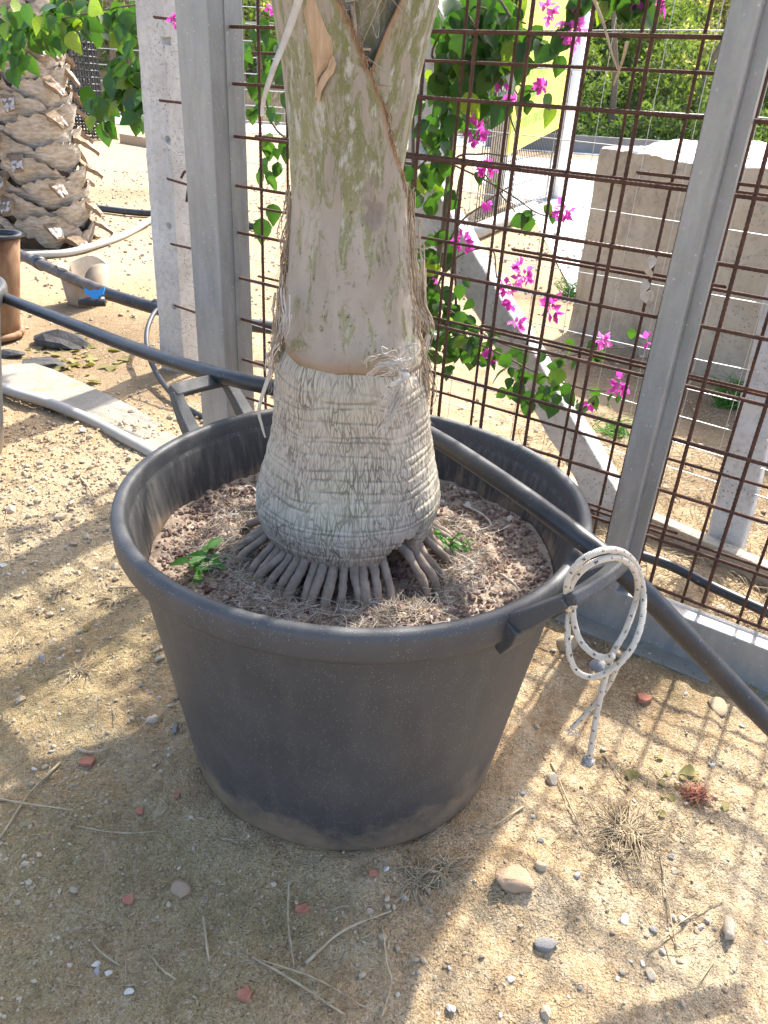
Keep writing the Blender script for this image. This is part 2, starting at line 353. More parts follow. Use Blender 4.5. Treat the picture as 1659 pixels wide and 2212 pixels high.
def m_rope():
    k = NM('flecked_rope'); uv = k.co('UV'); s = k.n('ShaderNodeSeparateXYZ'); k.put(s.inputs[0], uv); u, v = s.outputs[0], s.outputs[1]
    def spots(du, ph):
        fu = k.math('FRACT', k.math('ADD', k.math('DIVIDE', u, .030), du)); fv = k.math('FRACT', k.math('ADD', k.math('MULTIPLY', v, 2), ph))
        a = k.math('LESS_THAN', k.math('ABSOLUTE', k.math('SUBTRACT', fu, .5)), .085); b = k.math('LESS_THAN', k.math('ABSOLUTE', k.math('SUBTRACT', fv, .5)), .13)
        return k.math('MULTIPLY', a, b)
    f = k.math('MULTIPLY', k.math('MAXIMUM', spots(0, 0.), spots(.5, .5)), k.ramp(k.noise(420, k.pos(), 2, .7), [(.42, 0.), (.52, 1.)]))
    a = k.noise(40, k.pos(), 3); col = k.mix(a, (.50, .45, .36), (.68, .64, .56)); col = k.mix(k.math('MULTIPLY', f, .95), col, (.02, .021, .025))
    br = k.n('ShaderNodeTexWave'); br.inputs['Scale'].default_value = 1; k.put(br.inputs['Vector'], k.map(uv, (110, 6, 1)))
    return k.done(col, .9, 0, k.bump(br.outputs['Fac'], .5, .002), .2)
M = dict(
 ground=m_ground(), galv=m_galv(), rust=m_rust(), wire=m_wire(), pot=m_pot(), bark=m_bark(), sheath=m_sheath(), rope=m_rope(), petal=m_petal(),
 potin=m_potin(), conc=m_concrete('cast_concrete', (.44, .425, .395), (.60, .585, .55), .75),
 block=m_concrete('weathered_concrete', (.33, .28, .205), (.46, .40, .31), .5, .6, (.15, .12, .085)),
 slab=m_concrete('mossy_concrete', (.22, .205, .175), (.31, .285, .235), .45, 1., (.19, .185, .075)),
 pave=m_concrete('pale_pavement', (.58, .57, .54), (.66, .65, .62), .1, .2),
 wallgrey=m_concrete('grey_wall', (.17, .165, .155), (.26, .25, .23), .2, .3),
 hose=m_plastic('black_pipe', (.020, .022, .026), .34, (.075, .075, .075), .45),
 drip=m_plastic('dusty_pipe', (.05, .045, .042), .5, (.20, .165, .125), .8),
 greypipe=m_plastic('grey_pvc', (.36, .355, .33), .5, (.42, .36, .26), .7),
 blue=m_plastic('blue_plastic', (.03, .26, .62), .4, (.1, .3, .6), .2),
 white=m_plastic('white_paint', (.66, .66, .64), .5, (.5, .48, .44), .3),
 bluepole=m_plastic('pale_blue_pole', (.33, .40, .46), .5, (.3, .36, .4), .3),
 yellow=m_plastic('yellow_board', (.72, .66, .10), .5, (.74, .68, .16), .3),
 green=m_plastic('green_print', (.16, .40, .08), .6, (.2, .42, .1), .2),
 rustpipe=m_two('rusted_sheet', (.15, .065, .03), (.33, .21, .12), 9, .8, (1, 1, .5)),
 clay=m_two('clay_pot', (.30, .235, .165), (.42, .345, .26), 14, .9),
 soil=m_two('potting_soil', (.27, .195, .14), (.48, .385, .295), 55, .95, bump=.9, bd=.01),
 root=m_two('palm_root', (.20, .150, .115), (.40, .32, .25), 38, .85),
 fibre=m_two('palm_fibre', (.26, .185, .115), (.47, .39, .29), 60, .9),
 edgefibre=m_two('brown_edge_fibre', (.20, .11, .06), (.36, .23, .13), 60, .9),
 dry=m_two('dry_straw', (.30, .225, .13), (.52, .43, .29), 30, .9),
 dead=m_two('dead_leaf_strip', (.42, .37, .31), (.60, .56, .50), 50, .8, bump=.6),
 wood=m_two('pale_fibre_wood', (.36, .245, .145), (.52, .39, .26), 30, .8, (4, 4, .4)),
 boot=m_two('palm_boot', (.26, .215, .165), (.56, .51, .44), 13, .9, (1, 1, 3.2), 1., .02),
 bootcut=m_two('palm_boot_cut', (.30, .25, .20), (.62, .58, .52), 40, .9, (1, 1, 1), .8, .01),
 bootstub=m_two('palm_stub_brown', (.14, .095, .06), (.30, .22, .145), 25, .9),
 bootdark=m_two('palm_boot_dark', (.07, .045, .03), (.14, .095, .06), 20, .95),
 stem=m_two('woody_stem', (.10, .075, .05), (.22, .18, .125), 30, .9),
 leaf=m_leaf('bougainvillea_leaf', (.020, .055, .014), (.040, .100, .018), (.20, .27, .03), .38),
 weed=m_leaf('weed_leaf', (.06, .19, .03), (.09, .26, .04), (.14, .30, .05), .4, .5),
 litter=m_leaf('fallen_leaf', (.17, .15, .05), (.24, .21, .08), (.25, .15, .07), .2, .8),
 frond=m_leaf('palm_leaflet', (.045, .10, .02), (.07, .14, .03), (.12, .17, .04), .3),
 hill=m_leaf('hillside_leaves', (.045, .075, .025), (.12, .165, .05), (.40, .35, .20), .35, .8, 'tint'),
 brick=m_two('terracotta', (.33, .12, .07), (.44, .21, .14), 70, .9),
 stone_w=m_rand('pale_stone', [(.70, .63, .52), (.64, .55, .43), (.76, .71, .62), (.58, .48, .36)]),
 stone_t=m_rand('tan_stone', [(.52, .40, .26), (.46, .35, .23), (.56, .46, .32), (.42, .30, .20)]),
 stone_g=m_rand('grey_stone', [(.36, .35, .34), (.44, .42, .40), (.27, .26, .25), (.50, .47, .44)]),
 grav=m_leaf('gravel', (.30, .225, .15), (.50, .41, .29), (.78, .72, .63), .0, .9, 'tint'),
 lava=m_leaf('lava_gravel', (.13, .065, .055), (.36, .27, .215), (.76, .70, .62), .0, .95, 'tint'),
 darkrock=m_two('dark_rubble', (.04, .04, .042), (.10, .095, .09), 18, .85, bump=.9, bd=.01),
)

# ------------------------------------------------------------------ the ground and other setting
def nonuni(a, b, st, far, g=1.09):
    core = np.arange(a, b+1e-6, st); up = [b]; s = st
    while up[-1] < far: s *= g; up.append(up[-1]+s)
    dn = [a]; s = st
    while dn[-1] > -far: s *= g; dn.append(dn[-1]-s)
    return np.concatenate([np.array(dn[:0:-1]), core, np.array(up[1:])])
gx = nonuni(-1.7, 1.7, .013, 300, 1.13); gy = nonuni(.5, 2.6, .013, 300, 1.09)
X, Y = np.meshgrid(gx, gy, indexing='ij'); Hh = gh(X, Y)
def blob(pts, wd=1.):
    r = 0
    for (px, py, rad) in pts:
        c = G(px, py); r = np.maximum(r, np.exp(-(((X-c[0])**2+(Y-c[1])**2)/rad**2)))
    return np.clip(r*wd, 0, 1)
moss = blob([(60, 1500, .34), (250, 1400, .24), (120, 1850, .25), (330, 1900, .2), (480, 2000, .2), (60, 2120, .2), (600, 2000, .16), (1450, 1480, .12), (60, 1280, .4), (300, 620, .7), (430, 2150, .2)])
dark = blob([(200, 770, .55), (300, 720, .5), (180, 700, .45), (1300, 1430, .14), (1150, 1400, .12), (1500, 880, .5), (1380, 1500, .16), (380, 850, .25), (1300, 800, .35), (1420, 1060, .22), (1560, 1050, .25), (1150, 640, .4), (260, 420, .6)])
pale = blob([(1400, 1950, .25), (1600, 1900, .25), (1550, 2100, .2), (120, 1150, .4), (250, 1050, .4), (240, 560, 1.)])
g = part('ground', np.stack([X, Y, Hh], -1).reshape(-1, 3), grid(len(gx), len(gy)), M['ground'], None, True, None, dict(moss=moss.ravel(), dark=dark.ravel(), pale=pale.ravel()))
tag(g, kind='structure')
def flat(name, pts, z, mat, kind='structure', **kw):
    o = part(name, [(p[0], p[1], z) for p in pts], [tuple(range(len(pts)))], mat, None, False); return tag(o, kind=kind, **kw)
rd = [G(1248, 655), G(1150, 470), G(1040, 395), G(1000, 330), (6.5, 21, 0), (9, 14, 0), (6.5, 8, 0), (3.4, 5.6, 0)]
flat('pavement', [(p[0], p[1]) for p in rd], .012, M['pave'])
flat('road', [(-30, 24.5), (30, 23), (30, 29), (-30, 31)], .016, M['pave'])
# hill bank behind the road
hx = np.linspace(-60, 60, 90); hy = np.concatenate([np.linspace(28, 45, 24), np.linspace(48, 160, 16)]); HX, HY = np.meshgrid(hx, hy, indexing='ij')
HZ = (np.clip((HY-29)/14, 0, 1)**.8*7+np.clip((HY-45)/100, 0, 1)*24) + .5*fbm(HX*.2, HY*.2)*np.clip((HY-28)/4, 0, 1)-.05
o = part('hill', np.stack([HX, HY, HZ], -1).reshape(-1, 3), grid(90, 40), M['ground'], None, True, None, dict(moss=np.ones(HX.size), dark=np.ones(HX.size)*.5, pale=np.zeros(HX.size))); tag(o, kind='structure')
def leafcloud(name, C, size, tint, mat, label, cat=None, kind='stuff', parent=None, aspect=1.6):
    n = len(C); a = rng.normal(size=(n, 3)); a /= np.linalg.norm(a, axis=1)[:, None]; b = rng.normal(size=(n, 3)); b -= a*(a*b).sum(1)[:, None]; b /= np.linalg.norm(b, axis=1)[:, None]
    s = np.broadcast_to(size, (n,))[:, None]*rng.uniform(.6, 1.3, (n, 1))
    V = np.stack([C+a*s*aspect, C+b*s*.6, C-a*s*aspect, C-b*s*.6], 1).reshape(-1, 3); F = np.arange(4*n).reshape(n, 4)
    o = part(name, V, F, mat, parent, False, None, dict(tint=np.repeat(tint, 4))); return tag(o, label, cat, None, kind)
# bank vegetation seen through the gate and beside the left palm
def bank(n, x0, x1, y0, y1, zmax, size, tfun):
    x = rng.uniform(x0, x1, n); y = rng.uniform(y0, y1, n); base = np.clip((y-29)/14, 0, 1)**.8*7
    clump = np.clip(.55+.6*fbm(x*.55, y*.55+4, o=3), .05, 1.3); z = base+rng.uniform(0, 1, n)**1.3*zmax*clump
    return np.stack([x, y, z], 1), tfun(x, y, z, base)
def tf(x, y, z, base):
    h = (z-base); return np.clip(.28+.30*fbm(x*.6, z*.9, o=3)+.17*(z-.9)+.13*rng.normal(size=len(x)), 0, 1)
Cc, tt = bank(70000, 2, 16, 26.5, 40, 2.6, .1, tf); leafcloud('bank_vegetation', Cc, .075, tt, M['hill'], 'green and straw coloured scrub covering the bank behind the road', 'scrub')
Cc, tt = bank(36000, -17, 0, 30.5, 40, 3.6, .1, tf); leafcloud('bank_vegetation', Cc, .085, np.clip(tt+.05, 0, 1), M['hill'], 'tangled yellow green thicket behind the road beyond the concrete post', 'thicket')

# stone mesh pool
def ico(sub):
    import bmesh
    b = bmesh.new(); bmesh.ops.create_icosphere(b, subdivisions=sub, radius=1); V = np.array([v.co[:] for v in b.verts]); F = [[v.index for v in f.verts] for f in b.faces]; b.free(); return V, np.array(F)
I1, IF1 = ico(1); I2, IF2 = ico(2)
def rock(seed, ang=.35, base=(I2, IF2)):
    r = np.random.default_rng(seed); V = base[0].copy()
    for _ in range(7):
        n = r.normal(size=3); n /= np.linalg.norm(n); d = V@n; c = r.uniform(.45, .85); V -= np.outer(np.clip(d-c, 0, None), n)
    V *= r.uniform(.65, 1.1, 3); V += (.13*fbm(V[:, 0]*2.2+seed, V[:, 1]*2.2, V[:, 2]*2.2, 4))[:, None]*V
    return V, base[1]
I3, IF3 = ico(3)
ROCKS = [rock(i, .35, (I3, IF3)) for i in range(8)]
def rock_meshes(mat, nm): return [mesh_data(nm, v, f, M[mat], True) for v, f in ROCKS]
RM = {k: rock_meshes(k, 'stone') for k in ('stone_w', 'stone_t', 'stone_g')}
LBL = {'stone_w': 'small pale limestone pebble lying on the sandy soil', 'stone_t': 'small tan pebble lying on the sandy soil', 'stone_g': 'small grey pebble lying on the sandy soil'}
def eul(r): return Matrix.Rotation(r.uniform(0, 6.28), 3, 'Z') @ Matrix.Rotation(r.uniform(-.5, .5), 3, 'X') @ Matrix.Rotation(r.uniform(-.5, .5), 3, 'Y')
def stone(p, size, mat, label=None, group=None, flat_=.6, name='stone'):
    me = RM[mat][rng.integers(8)]
    o = inst(name, me, (p[0], p[1], p[2]+size*flat_*.2), eul(rng), (size, size*rng.uniform(.65, .95), size*flat_))
    return tag(o, label or LBL[mat], 'stone', group or {'stone_w': 'pale pebbles on the soil', 'stone_t': 'tan pebbles on the soil', 'stone_g': 'grey pebbles on the soil'}[mat])
# gravel (uncountable): tiny stones joined
def gravel(name, P, S_, tint, mat, label, parent=None, zs=.7):
    n = len(P); bV, bF = I1*np.array([1, .8, 1]), IF1; J = 1+.35*np.random.default_rng(1).uniform(-1, 1, (6, len(bV), 1))
    th = rng.uniform(0, 6.28, n); c, s = np.cos(th)[:, None], np.sin(th)[:, None]; B = (bV*J)[rng.integers(6, size=n)]*S_[:, None, None]
    V = np.stack([B[..., 0]*c-B[..., 1]*s, B[..., 0]*s+B[..., 1]*c, B[..., 2]*zs], -1)+P[:, None]
    F = (bF[None]+np.arange(n)[:, None, None]*len(bV)).reshape(-1, 3)
    o = part(name, V.reshape(-1, 3), F, M[mat], parent, False, None, dict(tint=np.repeat(tint, len(bV)))); return tag(o, label, 'gravel' if not parent else None, None, 'stuff')
def inpot(x, y, r=.37): return np.hypot(x-POT[0], y-POT[1]) < r
def gpts(n, f):
    x, y = f(n); k = ~inpot(x, y); return x[k], y[k]
xa, ya = gpts(8000, lambda n: (rng.uniform(-1.3, 1.35, n), rng.uniform(.55, 2.5, n)))
k = rng.uniform(size=len(xa)) < np.clip(.15+1.1*fbm(xa*3.2, ya*3.2+8, o=3), .12, 1)*1.2; xa, ya = xa[k], ya[k]
xb, yb = gpts(5500, lambda n: (rng.normal(-1.25, .55, n), rng.normal(2.7, .55, n)))
xc, yc = gpts(8000, lambda n: (rng.uniform(-5.5, 3, n), 2.2+11*rng.uniform(0, 1, n)**1.3))
xx, yy = np.concatenate([xa, xb, xc]), np.concatenate([ya, yb, yc]); d = np.hypot(xx, yy)
ss = rng.lognormal(math.log(.0030), .45, len(xx)); ss[len(xa):] *= 1.7; ss[len(xa)+len(xb):] *= 1.5; ss = np.clip(ss*np.clip(d/5, .9, 1.7), .0012, .022)
gravel('gravel', np.stack([xx, yy, gh(xx, yy)+ss*.32], 1), ss, np.clip(rng.beta(2, 2.2, len(xx)), 0, 1), 'grav', 'fine loose gravel and grit scattered over the sandy soil')
# pebbles one can pick out
cnt = 0; CC = [(rng.uniform(0, 1659), rng.uniform(1500, 2200)) for _ in range(14)]+[(rng.uniform(10, 320), rng.uniform(930, 1480)) for _ in range(10)]+[(rng.uniform(1080, 1640), rng.uniform(1400, 2000)) for _ in range(10)]
while cnt < 200:
    u = rng.uniform()
    if u < .42: px, py = rng.uniform(0, 1659), rng.uniform(1450, 2200)
    elif u < .75: px, py = rng.uniform(10, 330), rng.uniform(930, 1500)
    else: px, py = rng.uniform(1050, 1650), rng.uniform(1380, 2000)
    if rng.uniform() < .62: q_ = CC[rng.integers(len(CC))]; px, py = q_[0]+rng.normal()*45, q_[1]+rng.normal()*28
    if not (0 < px < 1659 and 900 < py < 2205): continue
    p = onground(px, py)
    if inpot(p[0], p[1], .385) or np.dot(p-P0, NRM) > -.24: continue
    mt = rng.choice(['stone_w', 'stone_t', 'stone_g'], p=[.42, .36, .22])
    stone(p, float(np.clip(rng.lognormal(math.log(.0065), .45), .0038, .017)), mt); cnt += 1

# big named stones, shards
BIG = [(1110, 1900, .062, 'stone_t', 'large flat tan clod of dried earth in front of the pot', .36), (1575, 2015, .033, 'stone_w', 'smooth white egg-shaped stone lying in full sun', .8),
 (1180, 2045, .030, 'stone_g', 'flat grey angular stone on sunlit sand', .4), (1195, 1690, .024, 'stone_w', 'stubby pale stone with a brown side below the rope', .9),
 (385, 1925, .030, 'stone_t', 'yellowish weathered stone half sunk in the soil', .5), (180, 935, .026, 'stone_w', 'large white stone beside the grey pipe', .6),
 (165, 918, .02, 'stone_w', 'white lump touching the grey pipe in the gravel', .7), (320, 1240, .016, 'stone_t', 'tan stone right under the pot rim', .6),
 (380, 1575, .022, 'stone_g', 'grey flat stone next to the lower left wall of the pot', .5), (1555, 1530, .036, 'stone_t', 'broad flat tan stone lying below the thick pipe', .35),
 (1170, 1880, .02, 'stone_t', 'upright tan clod behind the large flat clod', 1.), (1410, 2010, .012, 'stone_g', 'dark grey pebble pair in the sunlit sand', .7),
 (330, 1555, .022, 'stone_w', 'off white knobbly stone left of the pot foot', .6), (275, 955, .02, 'stone_w', 'white stone lying alone before the grey pipe', .7), (320, 965, .018, 'stone_w', 'white stone with a tan patch near the pot rim', .8),
 (1220, 1390, .05, 'stone_t', 'big pale rubble lump under the pot handle', .6), (1290, 1440, .035, 'stone_g', 'grey rubble stone below the hanging rope', .6), (1340, 1415, .03, 'stone_t', 'tan rubble stone against the steel gate rail', .6)]
for (px, py, s, mt, lb, fl) in BIG: tag(stone(onground(px, py), s, mt, lb, None, fl), group='')
for o in COL.objects:
    if o.get('group') == '': del o['group']
def shard(px, py, s, lb, tall=.35, rz=0):
    r = np.random.default_rng(int(px)); n = 5; a = np.sort(r.uniform(0, 6.28, n)); a = np.arange(n)*6.28/n+r.uniform(-.3, .3, n); rad = r.uniform(.65, 1.15, n)
    p = onground(px, py); V = [(math.cos(t)*q*s, math.sin(t)*q*s*.75, z*s*tall+.004*r.uniform()) for z in (-.4, 1) for t, q in zip(a, rad)]
    V = np.array(V); R = np.array(Matrix.Rotation(rz, 3, 'Z') @ Matrix.Rotation(r.uniform(-.25, .25), 3, 'X')); V = V@R.T+p
    F = [tuple(range(n-1, -1, -1)), tuple(range(n, 2*n))]+[(i, (i+1) % n, n+(i+1) % n, n+i) for i in range(n)]
    o = part('terracotta_shard', V, F, M['brick'], None, False, origin=p); bevel(o, .0012, 1); tag(o, lb, 'shard')
shard(190, 1643, .022, 'red terracotta shard with straight edge lying in a light patch', .3)
shard(302, 1755, .015, 'small triangular terracotta shard below the red straight-edged one'); shard(278, 1945, .016, 'rounded red terracotta shard beside the yellowish stone')
shard(652, 1965, .016, 'pinkish terracotta shard next to dry twigs under the pot'); shard(525, 2150, .019, 'curved orange terracotta shard near broken straw'); shard(383, 1722, .010, 'tiny brown terracotta chip near the pot foot')
shard(1388, 1512, .028, 'squarish dull red brick piece on the soil below the rope', .45); shard(805, 1893, .012, 'pink brick chip touching the front of the pot'); shard(155, 905, .014, 'reddish brick bit by the grey pipe')

# ------------------------------------------------------------------ concrete strip, pipes on the left
sp = [(-40, 800), (20, 786), (75, 784), (115, 797), (165, 820), (235, 852), (300, 885), (360, 925), (410, 965), (395, 1000), (320, 972), (200, 915), (90, 862), (0, 835)]
top = np.array([G(x, y, .02) for x, y in sp]); bot = top.copy(); bot[:, 2] = -.03; n = len(sp)
o = part('concrete_slab', np.vstack([top, bot]), [tuple(range(n-1, -1, -1))]+[(i, (i+1) % n, n+(i+1) % n, n+i) for i in range(n)], M['slab'], None, False); bevel(o, .004); tag(o, 'broken mossy concrete slab lying along the grey pipe', 'slab')
P = smoothpath([G(-60, 808, .03), G(15, 842, .03), G(110, 872, .028), G(200, 910, .028), G(280, 952, .027), G(340, 985, .027), G(420, 1030, .027)], 8)
tag(part('grey_pipe', *tube(P, .026, 12), M['greypipe']), 'weathered grey plastic pipe lying along the concrete slab', 'pipe')
P = smoothpath([onground(-60, 575, .04), onground(60, 562, .035), onground(140, 556, .035), onground(205, 540, .035), onground(275, 513, .035), onground(345, 470, .035), onground(420, 420, .035)], 8)
tag(part('white_hose', *tube(P, .03, 10), M['greypipe']), 'off white hose curving over the sand in front of the rough palm trunk', 'hose')
P = smoothpath([onground(200, 456, .04), onground(300, 468, .04), onground(420, 474, .04), onground(560, 500, .04)], 6)
tag(part('ground_pipe', *tube(P, .035, 10), M['hose']), 'thin black pipe on the sand behind the concrete post', 'pipe')
dz = .2
root = thing('irrigation_pipe', 'dusty irrigation pipe carrying a blue tap in front of the small clay pot', 'pipe', G(215, 650))
P = smoothpath([G(-60, 505, .25), G(25, 542, .24), G(120, 585, .22), G(230, 632, .2), G(345, 668, .19), G(450, 690, .18), G(640, 715, .16)], 8)
part('pipe', *tube(P, .036, 12), M['drip'], root)
P = smoothpath([G(222, 632, .2), G(345, 668, .192), G(450, 690, .182), G(640, 715, .162)], 8); part('black_pipe', *tube(P, .0385, 12), M['hose'], root)
q = G(85, 568, .228); part('joint', *tube([q+np.array([-.03, .02, .006]), q+np.array([.03, -.02, -.006])], .047, 12), M['hose'], root)
q = G(213, 645, .2); v = part('tap', *tube([q+np.array([-.09, -.08, -.01]), q+np.array([-.04, -.075, -.005]), q+np.array([.06, -.06, 0])], [.024, .028, .03], 10), M['hose'], root)
bv = np.array([(-1, .75, 0), (-.35, .45, 0), (0, .55, 0), (.35, .5, 0), (1, .8, 0), (.85, .1, 0), (.42, -.15, 0), (.38, -.7, 0), (-.3, -.7, 0), (-.35, -.1, 0), (-.9, .15, 0)])*.062
right = CR[:, 0]; upv = CR[:, 1]; fwd = -CR[:, 2]; qq = G(214, 632, .235)+np.array([.0, -.075, 0])
Vf = np.array([qq+right*a+upv*b+fwd*c for c in (-.006, .006) for a, b, _ in bv]); n = len(bv)
part('tap_handle', Vf, [tuple(range(n)), tuple(range(2*n-1, n-1, -1))]+[(i, n+i, n+(i+1) % n, (i+1) % n) for i in range(n)], M['blue'], v, False).__setitem__('label', 'blue butterfly tap handle')
P = smoothpath([G(345, 662, .2), G(328, 685, .19), G(317, 720, .16), G(321, 765, .12), G(338, 805, .08), G(370, 850, .05), G(410, 885, .03), G(470, 915, .025)], 8)
tag(part('feeder_tube', *tube(P, .014, 10), M['hose']), 'thin black feeder tube looping down from the irrigation pipe', 'tube')
q = G(345, 664, .195); tag(part('pipe_clamp', *tube([q+np.array([-.035, .012, .0]), q+np.array([.035, -.012, -.004])], .048, 12), M['hose']), 'black saddle clamp on the irrigation pipe by the concrete post', 'clamp')

# small clay pot with broken rim
c = onground(190, 655); kk = 40; prof = [(.02, 0), (.125, 0), (.135, .03), (.165, .27), (.158, .27), (.125, .04), (.02, .035)]
V, F = lathe(prof, kk, c); V = V.reshape(len(prof), kk, 3); th = np.arange(kk)*2*np.pi/kk
nt_ = .09*np.exp(-((th-4.9)/.25)**2)+.03*np.exp(-((th-3.8)/.3)**2)+.02*np.sin(th*3); V[3, :, 2] -= nt_; V[4, :, 2] -= nt_
tag(part('clay_pot', V.reshape(-1, 3), F, M['clay'], None), 'small tan flower pot with chipped rim half sunk in the sand', 'flower pot')
# rusty pipe stub
def tilt(VF): V_ = VF[0].copy(); V_[:, 0] += .235*(V_[:, 2]-c[2]); return V_, VF[1]
c = G(-14, 728); root = thing('rusty_pipe', 'rusty standing pipe filled with dark grit at the frame edge', 'pipe', c)
part('pipe', *tilt(lathe([(.005, 0), (.15, 0), (.142, .1), (.128, .35), (.115, .585), (.105, .59), (.105, .54)], 28, c)), M['rustpipe'], root)
part('rim', *tilt(lathe([(.112, .575), (.124, .578), (.124, .60), (.104, .60), (.104, .575)], 28, c)), M['hose'], root)
part('grit_filling', *tilt(lathe([(.002, .575), (.107, .57)], 28, c)), M['darkrock'], root)
part('base_ring', *tube([c+np.array([.16*math.cos(t), .16*math.sin(t), .03]) for t in np.linspace(0, 6.28, 30)], .02, 8), M['rustpipe'], root)
# dark rubble
for px, py, s, lb in ((130, 745, .15, 'dark flat rubble slab under the sagging black pipe'), (95, 792, .11, 'black rounded rubble lump beside the concrete slab'), (20, 770, .08, 'small dark rubble lump behind the neighbouring pot')):
    v, f = rock(int(px)); p = onground(px, py); v = v*np.array([s*1.25, s*.8, s*.75])+p; tag(part('rubble', v, f, M['darkrock'], None, False, origin=p), lb, 'rubble')

# ------------------------------------------------------------------ concrete posts and struts of the wire fence
WO = .646                                             # wire fence plane, behind the gate plane F0
def hole_post(name, label, base_s, off, h, wd, dp, holes, lean=(0, 0)):
    b = FP(base_s, off, 0); root = thing(name, label, 'post', b)
    nz = 60; zz = np.linspace(-.1, h, nz); prof = np.array([(-.5, -.5), (-.12, -.56), (.12, -.5), (.5, -.42), (.5, .5), (-.5, .5)]); V = []
    for z in zz:
        for (a, c) in prof:
            q = b+DIR*(a*wd+lean[0]*z)+NRM*(c*dp+lean[1]*z)+EZ*z; V.append(q)
    V = np.array(V); V += (.0025*fbm(V[:, 0]*40, V[:, 1]*40, V[:, 2]*40, 2))[:, None]*np.array([1, 1, 0])
    k = len(prof); F = [(i*k+j, i*k+(j+1) % k, (i+1)*k+(j+1) % k, (i+1)*k+j) for i in range(nz-1) for j in range(k)]+[tuple(range(k-1, -1, -1)), tuple(range((nz-1)*k, nz*k))]
    o = part('shaft', V, F, M['conc'], root, False)
    for (hs, hz) in holes:                             # real bores cut through the shaft
        cu = part('bore', *tube([b+DIR*(hs+lean[0]*hz)-NRM*.2+EZ*hz, b+DIR*(hs+lean[0]*hz)+NRM*(-dp*.5+.045)+EZ*hz], .017, 14), M['conc'], None)
        md = o.modifiers.new('bore', 'BOOLEAN'); md.operation = 'DIFFERENCE'; md.object = cu; md.solver = 'EXACT'; CUT.append((o, cu))
    return root
CUT = []
hz = []
for (px, py) in ((335, 87), (348, 300), (356, 487), (370, 662)):
    q = onf(px, py, WO-.07); hz.append((float(np.dot(q-F0, DIR))+2.72-.0, float(q[2])))
cpost = hole_post('concrete_post', 'pitted pale concrete post with bored holes beside the galvanised post', -2.72, WO, 2.3, .17, .13, [(a, z) for a, z in hz], (.027, 0))
dg = bpy.context.evaluated_depsgraph_get()
for o, cu in CUT: pass
bpy.context.view_layer.update(); dg = bpy.context.evaluated_depsgraph_get(); me = bpy.data.meshes.new_from_object(CUT[0][0].evaluated_get(dg)); CUT[0][0].modifiers.clear(); CUT[0][0].data = me
for o, cu in CUT: bpy.data.objects.remove(cu)
def strut(label, a, b, wd, dp, group=None):
    a, b = np.array(a), np.array(b); t = np.linspace(0, 1, 40)[:, None]; P = a+(b-a)*t
    V, F = ribbon_box(P, dp/2, wd/2, DIR if abs(np.dot(b-a, EZ)) > .5 else EZ)
    V = V+(.004*fbm(V[:, 0]*14, V[:, 1]*14, V[:, 2]*14, 3))[:, None]*np.array([1, 1, .5])
    o = part('concrete_strut', V, F, M['conc'], None, False, origin=a); bevel(o, .008); tag(o, label, 'strut', group)
ft = onf(1322, 1085, WO); tp = onf(925, 420, WO); strut('slanting concrete strut behind the gate, its foot near the right gate post', ft+(ft-tp)*.04, tp+(tp-ft)*.12, .13, .10)
ft = G(1562, 1200); tp = onf(1700, 690, WO+.02); ft = np.array([*ft[:2], 0]); ft = onf(1565, 1190, WO-.35)*0+G(1563, 1192)
up_ = atY(1662, 800, ft[1]+.12); strut('leaning concrete strut in the straw right of the right gate post', ft+(ft-up_)*.06, up_+(up_-ft)*1.1, .125, .11)
# rough fence post behind the vine that the strut props
tb = FP(-1.20-.07, WO+.09, 0); tag(part('vine_post', *obox(tb+EZ*1.1, DIR, NRM, EZ, .06, .055, 1.15), M['conc'], None, False, origin=tb), 'square concrete post hidden in the bougainvillea', 'post')

# thin wire fence, every wire its own piece
wf = thing('wire_fence', 'thin galvanised wire mesh fence strung behind the rusty gate', 'fence', FP(-1.2, WO, 0))
s0, s1 = -2.66, 1.9; zs = list(np.arange(.16, 2.2, .105))
for z in zs:
    t = np.linspace(s0, s1, 26); P = np.array([FP(s, WO+.006*math.sin(s*5+z*7), z+.006*math.sin(s*3.1+z*9)) for s in t]); part('line_wire', *tube(P, .0018, 5, False), M['wire'], wf)
vp = mesh_data('stay_wire', *tube([(0, 0, 0.05), (.002, .002, .7), (-.002, 0, 1.4), (0, 0, 2.15)], .0012, 4, False), M['wire'])
for s in np.arange(s0+.1, s1, .155): inst('stay_wire', vp, FP(s+.01*rng.normal(), WO+.003, 0), None, 1, wf)

# ------------------------------------------------------------------ gate: posts, rail, rebar grids
def rebar(L, r=.0050):
    n = int(L/.0065); t = np.linspace(0, L, n); P = np.stack([0*t, 0*t, t], 1); k = 7
    rr = r*(1+.0*t)[:, None]*np.ones(k)[None]; th = np.arange(k)*2*np.pi/k
    rr = rr*(1+.16*((np.arange(n) % 2)[:, None]))
    V = np.stack([rr*np.cos(th), rr*np.sin(th), t[:, None]+.004*np.cos(th)[None]], -1).reshape(-1, 3)
    F = np.array([(i*k+j, i*k+(j+1) % k, (i+1)*k+(j+1) % k, (i+1)*k+j) for i in range(n-1) for j in range(k)])
    return mesh_data('bar', V, F, M['rust'], True)
RV = rebar(2.1); ROTD = Vector((0, 0, 1)).rotation_difference(Vector(tuple(DIR))).to_matrix()
gate = thing('gate', 'rusty rebar grid gate hung on galvanised posts and a bottom rail', 'gate', FP(-.8, 0, 0))
SV = [.104+.1585*k for k in range(-10, 10) ]; ZH = [.168+.1565*k for k in range(0, 13)]
for s in SV: inst('vertical_bar', RV, FP(s+.002*rng.normal(), .004, .16+.01*rng.normal()), Matrix.Rotation(rng.uniform(0, 6), 3, 'Z') @ Matrix.Rotation(.004*rng.normal(), 3, 'X'), 1, gate)
RH = rebar(3.2)
